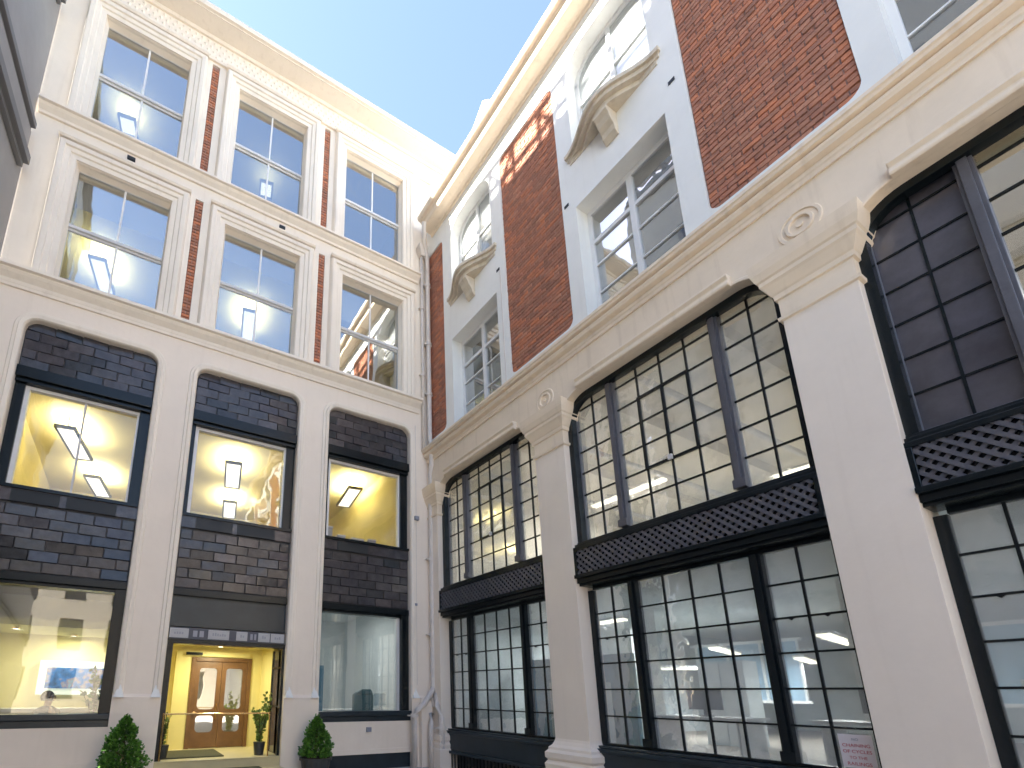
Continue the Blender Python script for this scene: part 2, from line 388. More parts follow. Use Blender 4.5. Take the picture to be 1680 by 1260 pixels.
lp(mb, 'frieze_ornament', 'cream_paint', kind='stuff')
# roof and body
mb = MB('L'); mb.box(-9.5, 4.0, .45, 12, 18.0, 18.1); mb.box(-9.5, 4, 11.8, 12, -.2, 18.0); mb.box(-9.7, -9.5, .5, 12, -.2, 18.0); mb.box(3.9, 4.0, .5, 11.8, -.2, 18.0)
lp(mb, 'building_body', 'roof_felt')
# sash windows
def sash(c, z0, z1, zr):
    f = MB('L'); a, b = c-.93, c+.93; fr = .045
    f.box(a, a+fr, .17, .27, z0, z1); f.box(b-fr, b, .17, .27, z0, z1); f.box(a+fr, b-fr, .17, .27, z1-.06, z1)
    f.box(a+fr, b-fr, .17, .215, zr-.035, zr+.035)          # meeting rail, upper sash
    f.box(a+fr, b-fr, .218, .262, zr-.085, zr-.004)
    wo = lp(f, 'sash_window', 'sash_grey', bevel=.004)
    g_ = MB('L'); g_.box(c-.02, c+.02, .182, .21, zr+.035, z1-.06); g_.box(c-.02, c+.02, .225, .255, z0, zr-.085)
    go_ = g_.build('glazing_bar', 'timber_white', wo)
    for u0, u1 in ((a+fr, c-.02), (c+.02, b-fr)):
        for (za, zb, d) in ((zr+.035, z1-.06, .195), (z0, zr-.085, .238)):
            p = MB('L'); p.box(u0, u1, d, d+.005, za, zb); p.build('pane', 'glass_sash', wo)
    return wo
for c in WC: sash(c, 9.34, 12.44, 10.97)
for c in WC: sash(c, 13.48, 16.84, 15.27)

# ---- dark bays
tilem = []
for k in range(5):
    b = MB('L'); W2, H2 = .221, .099; e = .010; tx = random.uniform(-.012, .012); tz = random.uniform(-.008, .008)
    ds = [-.022+tx+tz, -.022-tx+tz, -.022-tx-tz, -.022+tx-tz]
    b.add([(-W2, 0, -H2), (W2, 0, -H2), (W2, 0, H2), (-W2, 0, H2), (-W2+e, ds[0], -H2+e), (W2-e, ds[1], -H2+e), (W2-e, ds[2], H2-e), (-W2+e, ds[3], H2-e)],
          [(4, 5, 6, 7), (0, 1, 5, 4), (1, 2, 6, 5), (2, 3, 7, 6), (3, 0, 4, 7)])
    tilem.append(b.mesh('tile', 'tile'))
halftile = []
for k in range(2):
    b = MB('L'); W2, H2 = .107, .099; e = .010
    b.add([(-W2, 0, -H2), (W2, 0, -H2), (W2, 0, H2), (-W2, 0, H2), (-W2+e, -.024, -H2+e), (W2-e, -.02, -H2+e), (W2-e, -.022, H2-e), (-W2+e, -.025, H2-e)],
          [(4, 5, 6, 7), (0, 1, 5, 4), (1, 2, 6, 5), (2, 3, 7, 6), (3, 0, 4, 7)])
    halftile.append(b.mesh('tile', 'tile'))
def tiles(panel, c, z0, rows, d):
    for r in range(rows):
        z = z0+.2*(r+.5); odd = r % 2
        xs = [c-BH+.015+.45*(i+.5)+(.225 if odd else 0) for i in range(5)]
        for i, x in enumerate(xs):
            if odd and i == 4: continue
            o = bpy.data.objects.new('tile', random.choice(tilem)); col.objects.link(o); o.parent = panel; o.location = (x, d, z)
        if odd:
            for x in (c-BH+.015+.1125, c+BH-.015-.1125):
                o = bpy.data.objects.new('tile', random.choice(halftile)); col.objects.link(o); o.parent = panel; o.location = (x, d, z)
# parts with tile children need a clean local frame
def lpart(mb, name, m, **k):
    o = mb.build(name, m, None, **k); o.parent = LB; o.location = (4.7, -3, 0); return o
for i, c in enumerate(BC):
    a, b = c-BH, c+BH
    m1 = MB('L'); m1.box(a, b, .14, .3, 7.46, 8.45); p1 = lpart(m1, 'tiled_panel', 'tile_backing'); tiles(p1, c, 7.47, 5, .14)
    m1 = MB('L'); zb = 3.58 ; m1.box(a, b, .14, .3, zb, 5.12); p1 = lpart(m1, 'tiled_panel', 'tile_backing'); tiles(p1, c, 3.6, 6, .14)
    # ledge strip with the louvred vents
    m1 = MB('L'); m1.box(a, b, .10, .14, 4.84, 5.08); p1 = lpart(m1, 'vent_panel', 'tile')
    vents = ((-.86, -.13), (-.03, .78)) if i < 2 else ((-.78, .0),)
    for v0, v1 in vents:
        m1 = MB('L'); m1.box(c+v0, c+v1, .085, .10, 4.84, 5.06); vo = m1.build('vent', 'louvre', p1)
    # black transoms
    m1 = MB('L'); m1.box(a, b, .04, .3, 7.24, 7.46); m1.box(a, b, .10, .3, 7.16, 7.24); lpart(m1, 'transom', 'black_paint', bevel=.008)
    m1 = MB('L'); m1.box(a, b, .08, .3, 3.44, 3.58); lpart(m1, 'transom', 'black_paint', bevel=.008)
    m1 = MB('L'); m1.box(a, b, .06, .3, 5.08, 5.14); lpart(m1, 'window_sill', 'black_paint')
    # first floor window
    fr = MB('L'); wl = .09 if i else .16
    fr.box(a, a+wl, .16, .34, 5.14, 7.16); fr.box(b-.2, b, .16, .34, 5.14, 7.16); fr.box(a+wl, b-.2, .24, .34, 7.14, 7.17)
    wo = lpart(fr, 'window', 'black_paint', bevel=.006)
    wh = MB('L'); wh.box(a+wl, a+wl+.07, .22, .33, 5.14, 7.16); wh.box(b-.24, b-.2, .22, .33, 5.14, 7.16); wh.box(a+wl+.07, b-.24, .22, .33, 7.10, 7.16); wh.box(a+wl+.07, b-.24, .22, .33, 5.14, 5.18)
    wh.build('inner_frame', 'timber_white', wo)
    if i < 1:
        x = MB('L'); x.box(c-.025, c+.01, .25, .29, 5.18, 7.10); x.build('glazing_bar', 'sash_grey', wo)
    x = MB('L'); x.box(a+wl+.07, b-.24, .30, .306, 5.18, 7.10); x.build('pane', 'glass_clear', wo)
    # ground floor window
    if i != 1:
        fr = MB('L'); fr.box(a, a+.05, .14, .34, 1.22, 3.44); fr.box(b-.19, b, .10, .34, 1.22, 3.44); fr.box(a+.05, b-.19, .14, .34, 3.38, 3.44)
        wo = lpart(fr, 'shop_window', 'black_paint', bevel=.006)
        s_ = MB('L'); s_.box(a, b, -.03, .3, 1.12, 1.22); s_.box(a, b, .02, .3, 1.0, 1.12); s_.build('sill', 'blue_black_paint', wo, bevel=.01)
        x = MB('L'); x.box(a+.05, b-.19, .30, .306, 1.22, 3.38); x.build('pane', 'glass_shop', wo)
        if i == 2:
            x = MB('L'); x.box(b-.24, b-.19, .22, .33, 1.22, 3.38); x.build('inner_frame', 'sash_grey', wo)

# ---- entrance in the middle bay
c = BC[1]; a, b = c-BH, c+BH
m1 = MB('L'); m1.box(a, b, .16, .3, 2.84, 3.44); lpart(m1, 'fascia_glass', 'blue_black_paint')
m1 = MB('L'); m1.box(a, b, .06, .3, 2.50, 2.585); lpart(m1, 'door_head', 'black_paint')
for q0, q1, q2 in ((a, a+.11, .4), (b-.05, b, .16)):
    m1 = MB('L'); m1.box(q0, q1, .08, q2, -.1, 2.50); lpart(m1, 'door_post', 'black_paint')
# lobby shell: walls, ceiling, floor
m1 = MB('L')
m1.box(a-.1, a, .5, 2.0, -.1, 3.0); m1.box(b, b+.1, .95, 2.0, -.1, 3.0)
DL, DR, DZ, DT = -5.17, -3.82, .38, 2.38
wall(m1, a-.1, b+.1, -.1, 3.0, 2.0, 2.1, [(DL, DR, DZ, DT)])
m1.box(a-.1, b+.1, .5, 2.0, 2.62, 2.7)
lpart(m1, 'lobby_wall', 'lobby_yellow')
m1 = MB('L'); m1.box(a, b, .0, 6.0, -.1, .38); m1.box(a, b, -.35, .0, -.1, .20); m1.box(a+.05, b-.05, -.02, .03, .36, .385)
lpart(m1, 'doorstep', 'lobby_stone', bevel=.01)
# glazed side of the lobby, near the front
m1 = MB('L'); m1.box(b-.02, b+.04, .16, .22, .38, 2.5); m1.box(b-.02, b+.04, .88, .95, .38, 2.5); m1.box(b-.02, b+.04, .22, .88, 1.3, 1.34); m1.box(b-.02, b+.04, .22, .88, 2.1, 2.14)
sg = lpart(m1, 'side_screen', 'black_paint')
for z0, z1 in ((.38, 1.3), (1.34, 2.1), (2.14, 2.5)):
    x = MB('L'); x.box(b, b+.02, .22, .88, z0, z1); x.build('pane', 'glass_dark', sg)
# pale door architrave, white posts of lobby
m1 = MB('L'); m1.box(a+.34, a+.46, 1.9, 2.0, .38, 2.5); m1.box(a+.46, b-.3, 1.93, 2.0, 2.40, 2.5); lpart(m1, 'door_architrave', 'lobby_yellow')
# oak double door
fr = MB('L'); fr.box(DL, DL+.09, 1.96, 2.08, DZ, DT); fr.box(DR-.09, DR, 1.96, 2.08, DZ, DT); fr.box(DL+.09, DR-.09, 1.96, 2.08, DT-.09, DT)
door = lpart(fr, 'door', 'oak', bevel=.006)
mid = (DL+DR)/2
for x0, x1 in ((DL+.09, mid-.004), (mid+.004, DR-.09)):
    lf = MB('L'); st = .1
    wall(lf, x0, x1, DZ+.01, DT-.09, 2.0, 2.05, [(x0+st, x1-st, 1.22, 2.14), (x0+st, x1-st, .72, 1.08)])
    for (za, zb) in ((1.22, 2.14), (.72, 1.08)):
        for s_ in (1, -1):
            uc = x0+st if s_ == 1 else x1-st
            corner_fill(lf, uc, zb, .07, s_, -1, 2.0, 2.05, 5); corner_fill(lf, uc, za, .09, s_, 1, 2.0, 2.05, 5)
    lo = lf.build('door_leaf', 'oak', door)
for x0, x1 in ((DL+.09, mid-.004), (mid+.004, DR-.09)):
    for (za, zb) in ((1.22, 2.14), (.72, 1.08)):
        pn = MB('L'); pn.box(x0+.1, x1-.1, 2.02, 2.03, za, zb); pn.build('pane', 'glass_sash', door)
hd = MB('L'); hd.tube([(mid-.07, 1.95, 1.0), (mid-.07, 1.95, 1.35)], .012); hd.build('handle', 'brass', door)
hd = MB('L'); hd.tube([(DL+.14, 1.985, 1.15), (DL+.14, 1.94, 1.15)], .035); hd.build('door_knob', 'brass', door)
cl = MB('L'); cl.box(DL-.15, DL+.2, 1.86, 1.93, 2.42, 2.48); cl.build('door_closer', 'black_paint', door)

# ---- rooms behind the glass
def room(name, u0, u1, d0, d1, z0, z1, m, side='L', owner=None, t=.08, floor=None, back=None):
    mb = MB(side)
    mb.box(u0, u1, d0, d1, z1, z1+t)              # ceiling
    mb.box(u0-t, u0, d0, d1, z0, z1+t); mb.box(u1, u1+t, d0, d1, z0, z1+t)
    o1 = mb.build(name, m, None)
    mbk = MB(side); mbk.box(u0-t, u1+t, d1, d1+t, z0-t, z1+t); o3 = mbk.build('back_wall', back or m, None)
    mf = MB(side); mf.box(u0-t, u1+t, d0, d1, z0-t, z0); o2 = mf.build('room_floor', floor or 'room_floor', None)
    for o in (o1, o2, o3):
        o.parent = owner; o.location = -owner.location
    return o1
room('ground_floor_room', -9.42, -6.0, .5, 4.6, .5, 3.9, 'room_cream', owner=LB, back='room_yellow')
room('ground_floor_room', -3.3, -.15, .5, 5.0, .5, 3.9, 'room_pale', owner=LB)
room('first_floor_room', -9.42, -.15, .5, 8.4, 4.6, 8.15, 'room_yellow', owner=LB)
room('second_floor_room', -9.42, -.15, .5, 6.5, 9.2, 12.75, 'room_cream', owner=LB)
room('third_floor_room', -9.42, -.15, .5, 6.5, 13.3, 17.1, 'room_cream', owner=LB)
# room behind the oak door
m1 = MB('L'); m1.box(a, b, 2.1, 6, 2.9, 3.0); m1.box(a-.1, a, 2.1, 6, .3, 3.0); m1.box(b, b+.1, 2.1, 6, .3, 3.0); m1.box(a, b, 6, 6.1, .3, 3.0); lpart(m1, 'hall_wall', 'room_beige')
# bulkhead ceiling drop with trough seen in the left ground floor window
m1 = MB('L'); m1.box(-9.4, -6.0, 2.6, 4.6, 2.95, 3.1); lpart(m1, 'ceiling_drop', 'room_cream')

# ================================================================== BRICK AND WHITE BUILDING (right)
RB = thing('arcade_building', 'red brick and white building with a cream arcade of black framed multi-pane windows', 'building', (4, -8, 0))
def rp(mb, name, m, **k):
    o = mb.build(name, m, None, **k); o.parent = RB; o.location = (-4, 8, 0); return o
YE = -24.2
piers = [(-.43, .26)]+[(-4.49-4.06*k, -3.80-4.06*k) for k in range(6)]   # (low Y, high Y)
bays = [(-3.80-4.06*k, -.43-4.06*k) for k in range(6)]
# wall band over the arcade, rounded haunches
mb = MB('R'); ZH = 6.86
holes = [(y0, y1, -.2, ZH) for y0, y1 in bays]
wall(mb, YE, .0, 6.1, 7.62, 0, .5, holes)
for y0, y1 in bays:
    corner_fill(mb, y0, ZH, .46, 1, -1, 0.0, .5, 10); corner_fill(mb, y1, ZH, .46, -1, -1, 0.0, .5, 10)
rp(mb, 'arcade_spandrel', 'stone_paint')
mb = MB('R')
for y0, y1 in bays:
    mb.extrude([(0, ZH-.005), (-.10, ZH-.005), (-.11, ZH+.03), (-.09, ZH+.07), (-.09, ZH+.09), (-.12, ZH+.13), (-.12, ZH+.16), (0, ZH+.17)], y0+.43, y1-.43)
    for pth in (arc(y0+.46, ZH-.46, .46, 150, 90, 8), arc(y1-.46, ZH-.46, .46, 90, 30, 8)):
        mb.sweep(pth, [(-.004, 0), (-.004, -.03), (.05, -.03), (.06, 0)])
rp(mb, 'arch_moulding', 'stone_paint', bevel=.012)
for k, (y0, y1) in enumerate(piers):
    if k > 4: continue
    mb = MB('R'); mb.box(y0, y1, .003, .5, -.2, 6.1); mb.box(y0, y1, -.003, .003, -.2, 6.0)
    po = rp(mb, 'pilaster', 'pale_paint', bevel=.012)
    mb = MB('R'); mb.loft(y0, y1, -.003, .3, [(5.98, 0), (5.99, .03), (6.03, .035), (6.05, .005), (6.27, .005), (6.28, .03), (6.34, .035), (6.36, .05), (6.47, .10), (6.50, .12), (6.55, .12), (6.57, .14), (6.66, .17), (6.72, .18), (6.80, .19), (6.81, .0)])
    mb.build('capital', 'stone_paint', po)
    mb = MB('R'); mb.loft(y0, y1, -.003, .3, [(-.2, .16), (.40, .16), (.42, .13), (.50, .14), (.56, .10), (.60, .13), (.68, .13), (.72, .09), (.76, .085), (.80, .04), (.86, .01), (.90, 0)])
    mb.build('base', 'pale_paint', po)
    # roundel on the frieze over the pilaster
    yc = (y0+y1)/2 if k else -.1
    if k:
        mb = MB('R')
        for r0, dd in ((.20, .018), (.12, .03)):
            pr = [(yc+r0*math.cos(2*math.pi*i/28), 7.08+r0*math.sin(2*math.pi*i/28)) for i in range(29)]
            mb.sweep(pr, [(-.022, 0), (-.014, -dd), (.014, -dd), (.022, 0)])
        mb.plate([(yc+.035*math.cos(2*math.pi*i/14), 7.08+.035*math.sin(2*math.pi*i/14)) for i in range(14)], -.025, 0)
        mb.build('roundel', 'stone_paint', po)
# belt course above
mb = MB('R')
mb.extrude([(0.5, 7.55), (0, 7.55), (-.03, 7.55), (-.035, 7.60), (-.05, 7.62), (-.05, 7.66), (-.035, 7.665), (-.035, 7.685), (-.11, 7.71), (-.13, 7.75), (-.13, 7.79), (-.105, 7.795), (-.105, 7.815), (-.17, 7.825), (-.18, 7.86), (-.20, 7.875), (-.20, 7.925), (-.18, 7.94), (.12, 7.96), (.5, 7.96)], YE, -.02)
rp(mb, 'belt_course', 'stone_paint')

# upper wall, white
UX = .10
UW = [-2.0-4.06*k for k in range(6)]            # window stacks
BP = [.05-4.09*k for k in range(6)]             # brick panels
holes = []; WHR = .885
for y in UW: holes += [(y-WHR, y+WHR, 8.02, 10.69), (y-.82, y+.82, 12.02, 14.42)]
for y in BP: holes += [(y-.83, y+.83, 8.27, 14.30)]
mb = MB('R'); wall(mb, YE, .3, 7.96, 15.4, UX, UX+.45, holes)
for y in BP:
    for s_ in (1, -1):
        corner_fill(mb, y-s_*.83, 8.27, .16, s_, 1, UX, UX+.05); corner_fill(mb, y-s_*.83, 14.30, .16, s_, -1, UX, UX+.05)
for y in UW:
    for s_ in (1, -1): corner_fill(mb, y-s_*.82, 14.42, .5, s_, -1, UX, UX+.45, 8)
rp(mb, 'upper_wall', 'white_paint')
# brick panels
for y in BP:
    mb = MB('R'); mb.box(y-.83, y+.83, UX+.040, UX+.4, 8.27, 14.30); rp(mb, 'mortar_bed', 'mortar')
bfull = [brickmesh(.224, .074, .016+.003*k, 'R') for k in range(4)]
bhalf = [brickmesh(.107, .074, .016+.003*k, 'R') for k in range(3)]
cand = []; rest = MB('R')
CAMP = Vector((-6.5, -10, 1.6))
for pi_, y in enumerate(BP[:5]):
    lo, hi = y-.83, y+.83
    for r in range(71):
        z = 8.27+.085*(r+.5); odd = r % 2; u = lo+(.117 if odd else 0)
        if odd: cand.append((lo+.056, z, 1, pi_))
        while u < hi-.12:
            if u+.235 <= hi+.01: cand.append((u+.117, z, 0, pi_)); u += .2365
            else: break
        if u < hi-.03: cand.append(((u+hi)/2, z, 1, pi_))
def vis(cn):
    y, z, h, pi_ = cn
    if pi_ == 0 and y > -.36: return 1e9
    if pi_ > 2: return 1e8
    if pi_ == 2 and z > 12.9+( -7.31-y)*2.0: return 1e7      # above the frame
    if z > 13.0 and pi_ == 2: return 1e7
    return (Vector((0, y, z))-CAMP).length*(1 if not h else 1.4)
cand.sort(key=vis)
for i, (y, z, h, pi_) in enumerate(cand):
    if i < 300:
        o = bpy.data.objects.new('brick', random.choice(bhalf if h else bfull)); col.objects.link(o); o.parent = RB; o.location = (UX+.040-4, y+8, z)
        o.location = (UX+.040-4, y+8, z)
    else:
        wd = .0525 if h else .111; e = .006; dp = .016+.003*random.randrange(4); hh = .0365; d0 = UX+.040
        rest.add([(y-wd, d0, z-hh), (y+wd, d0, z-hh), (y+wd, d0, z+hh), (y-wd, d0, z+hh), (y-wd+e, d0-dp, z-hh+e), (y+wd-e, d0-dp, z-hh+e), (y+wd-e, d0-dp, z+hh-e), (y-wd+e, d0-dp, z+hh-e)],
                 [(4, 5, 6, 7), (0, 1, 5, 4), (1, 2, 6, 5), (2, 3, 7, 6), (3, 0, 4, 7)])
rp(rest, 'brickwork', 'brick', kind='stuff')
# cornice
mb = MB('R')
mb.extrude([(UX, 14.86), (UX-.04, 14.86), (UX-.06, 14.93), (-.05, 14.95), (-.20, 14.97), (-.24, 14.98), (-.26, 15.02), (-.27, 15.13), (-.30, 15.16), (-.31, 15.19), (-.38, 15.20), (-.41, 15.24), (-.42, 15.33), (-.40, 15.36), (.6, 15.42), (.6, 14.86)], YE, -.28)
rp(mb, 'cornice', 'stone_paint')
mb = MB('R'); mb.box(YE, -.3, .55, 16, 15.30, 15.40); mb.box(YE, 0, 15.9, 16, -.2, 15.3); mb.box(YE-.1, YE, .1, 16, -.2, 15.3); mb.box(-.3, .0, .55, 4.0, 14.5, 15.35)
mb.box(-.12, 0, .5, 16, -.2, 15.3)
rp(mb, 'building_body', 'roof_felt')
mb = MB('R'); mb.box(YE, -.43, .3, 16, 3.72, 4.0); mb.box(YE, -.43, .5, 16, 7.42, 7.9); rp(mb, 'floor_slab', 'room_beige')
# rooftop vent housing
mb = MB('R'); mb.box(-2.28, -1.55, .75, 1.2, 15.4, 17.7); mb.plate([(-2.36, 17.7), (-1.47, 17.7), (-1.6, 17.86), (-2.1, 18.3), (-2.36, 18.0)], .70, 1.25)
ch = rp(mb, 'chimney', 'white_paint', bevel=.02)
mb = MB('R'); mb.box(-2.292, -2.282, .80, 1.15, 16.4, 17.6); mb.box(-2.2, -1.85, .735, .745, 16.3, 17.6); mb.build('vent', 'louvre', ch)
# windows of the second floor and the arched ones above
def panes(win, mats, cells, d, side='R'):
    for (u0, u1, z0, z1, mt) in cells:
        x = MB(side); x.box(u0, u1, d, d+.005, z0, z1); x.build('pane', mt, win)
for k, y in enumerate(UW):
    if k > 4: continue
    a, b = y-WHR, y+WHR
    fr = MB('R'); d0, d1 = .40, .48
    fr.box(a, a+.08, d0, d1, 8.02, 10.69); fr.box(b-.08, b, d0, d1, 8.02, 10.69); fr.box(a+.08, b-.08, d0, d1, 10.58, 10.69); fr.box(a+.08, b-.08, d0, d1, 8.02, 8.1)
    fr.box(y-.05, y+.05, d0-.01, d1, 8.1, 10.58)
    for s_ in (0, 1):
        u0, u1 = (a+.08, y-.05) if s_ == 0 else (y+.05, b-.08)
        fr.box(u0, u1, d0, d1, 9.90, 9.98); fr.box(u0, u1, d0+.01, d1-.01, 9.39, 9.43); fr.box(u0, u1, d0+.01, d1-.01, 8.78, 8.81)
    wo = rp(fr, 'window', 'timber_white', bevel=.005)
    cells = []
    for u0, u1 in ((a+.08, y-.05), (y+.05, b-.08)):
        for z0, z1 in ((8.1, 8.78), (8.81, 9.39), (9.43, 9.90), (9.98, 10.58)): cells.append((u0, u1, z0, z1, 'glass_sash'))
    panes(wo, None, cells, .44)
    sl = MB('R'); sl.box(a, b, UX-.05, .5, 7.965, 8.02); sl.build('sill', 'white_paint', wo)
    # upper window
    a, b = y-.82, y+.82; fr = MB('R'); d0, d1 = .38, .46
    fr.box(a, a+.08, d0, d1, 12.02, 13.94); fr.box(b-.08, b, d0, d1, 12.02, 13.94); fr.box(a+.08, b-.08, d0, d1, 12.02, 12.12); fr.box(y-.04, y+.04, d0, d1, 12.12, 14.34)
    fr.box(a+.08, y-.04, d0, d1, 13.3, 13.36); fr.box(y+.04, b-.08, d0, d1, 13.3, 13.36)
    fr.sweep(arch_path(a, b, 13.9, 14.42, .5, 8), [(0, d0), (-.08, d0), (-.08, d1), (0, d1)])
    wo = rp(fr, 'arched_window', 'timber_white')
    cells = []
    for u0, u1 in ((a+.08, y-.04), (y+.04, b-.08)):
        for z0, z1 in ((12.12, 13.3), (13.36, 14.34)): cells.append((u0, u1, z0, z1, 'glass_small'))
    panes(wo, None, cells, .42)
    bl = MB('R'); bl.box(a+.02, b-.02, .50, .51, 12.1, 14.4); bl.build('roller_blind', 'blind', wo)
    # bowed hood below the arched window, on a central bracket
    hd = MB('R'); n = 24; pl = [(y-.98, UX)]
    def bow(t): return .07+.36*(.5+.5*math.cos(math.pi*min(1, abs(t))))**1.0
    pts = [(y-.98+1.96*i/n, UX-bow(-1+2*i/n)) for i in range(n+1)]
    hd.slab([(y-.98, UX)]+pts+[(y+.98, UX)], 11.93, 12.01)
    pts2 = [(y-.95+1.90*i/n, UX-max(.03, bow(-1+2*i/n)-.05)) for i in range(n+1)]
    hd.slab([(y-.95, UX)]+pts2+[(y+.95, UX)], 11.84, 11.93)
    pts3 = [(y-.90+1.80*i/n, UX-max(.02, bow(-1+2*i/n)-.14)) for i in range(n+1)]
    hd.slab([(y-.90, UX)]+pts3+[(y+.90, UX)], 11.74, 11.84)
    ho = rp(hd, 'window_hood', 'hood_stone')
    bk = MB('R'); bk.extrude([(UX, 11.74), (UX-.30, 11.74), (UX-.30, 11.66), (UX-.24, 11.60), (UX-.20, 11.50), (UX-.12, 11.42), (UX-.10, 11.32), (UX-.03, 11.24), (UX, 11.24)], y-.13, y+.13)
    bk.build('bracket', 'hood_stone', ho, bevel=.01)
# small cut slits in the white wall
for (y, z) in ((-4.98, 10.9), (-2.98, 11.2), (-7.12, 11.1)):
    mb = MB('R'); mb.box(y-.05, y+.05, UX-.012, UX, z, z+.06); rp(mb, 'wall_vent', 'louvre')
# ---- arcade glazing
PZL = (.88, 3.31); PZU = (4.20, 7.06)
def glazed(k, y0, y1, upper):
    cy = (y0+y1)/2; D0, D1 = .27, .36
    z0, z1 = PZU if upper else PZL
    rows = 7 if upper else 6; pitch = (z1-z0)/rows
    fr = MB('R')
    fr.box(y0, y0+.10, D0, D1, z0-.06, z1); fr.box(y1-.10, y1, D0, D1, z0-.06, z1)
    fr.box(y0+.10, y1-.10, D0, D1, z0-.06, z0); fr.box(y0+.10, y1-.10, D0, D1, z1, z1+.06)
    m1c, m2c = cy-.845, cy+.845
    for m_ in (m1c, m2c):
        fr.box(m_-.065, m_+.065, D0-.05, D1, z0, z1); fr.box(m_-.035, m_+.035, D0-.085, D0-.05, z0+.12, z1)
        fr.box(m_-.075, m_+.075, D0-.09, D0-.05, z0, z0+.12)
    wo = rp(fr, 'multi_pane_window', 'metal_paint' if upper else 'black_paint', bevel=.005)
    gb = MB('R'); cells = []; bw = .0115
    lights = [(y0+.10, m1c-.065, 2), (m1c+.065, m2c-.065, 4), (m2c+.065, y1-.10, 2)]
    for li, (u0, u1, nc) in enumerate(lights):
        cw = (u1-u0)/nc
        for j in range(1, nc): gb.box(u0+j*cw-bw, u0+j*cw+bw, D0+.02, D0+.055, z0, z1)
        for r in range(1, rows): gb.box(u0, u1, D0+.022, D0+.053, z0+r*pitch-bw, z0+r*pitch+bw)
        for j in range(nc):
            for r in range(rows):
                if upper and r == rows-1 and ((li == 0 and j == 0) or (li == 2 and j == nc-1)): pass
                mt = 'glass_small'
                if upper and k == 2: mt = 'glass_dark' if li == 2 else 'glass_sash'
                cells.append((u0+j*cw+(bw if j else 0), u0+(j+1)*cw-(bw if j < nc-1 else 0), z0+r*pitch+(bw if r else 0), z0+(r+1)*pitch-(bw if r < rows-1 else 0), mt))
    gb.build('glazing_bars', 'black_paint', wo)
    panes(wo, None, cells, D0+.037)
    # opening casement in the middle light
    u0, u1, nc = lights[1]; cw = (u1-u0)/4
    if upper:
        cs = MB('R'); t = .02; a, b = u0+cw, u0+3*cw; za, zb = z0+2*pitch, z0+5*pitch
        for q in (a, b, (a+b)/2): cs.box(q-t, q+t, D0-.0, D0+.02, za, zb)
        cs.box(a-t, b+t, D0-.004, D0+.02, za-t, za+t); cs.box(a-t, b+t, D0-.004, D0+.02, zb-t, zb+t)
        cs.build('casement', 'black_paint', wo)
        hn = MB('R'); hn.box((a+b)/2-.03, (a+b)/2+.03, D0-.04, D0-.004, za-.02, za+.05); hn.tube([((a+b)/2+.15, D0-.01, za+.03), ((a+b)/2+.0, D0-.05, za+.05)], .008, 6); hn.build('window_catch', 'sash_grey', wo)
    else:
        for (q0, q1, n2) in (lights[0], lights[2]):
            hn = MB('R'); cw2 = (q1-q0)/2
            for j in (0, 1): hn.plate([(q0+cw2*(j+.5)-.03, z0+4*pitch-.011), (q0+cw2*(j+.5)+.03, z0+4*pitch-.011), (q0+cw2*(j+.5), z0+4*pitch-.035)], D0+.01, D0+.03)
            hn.build('hinge', 'black_paint', wo)
    return wo
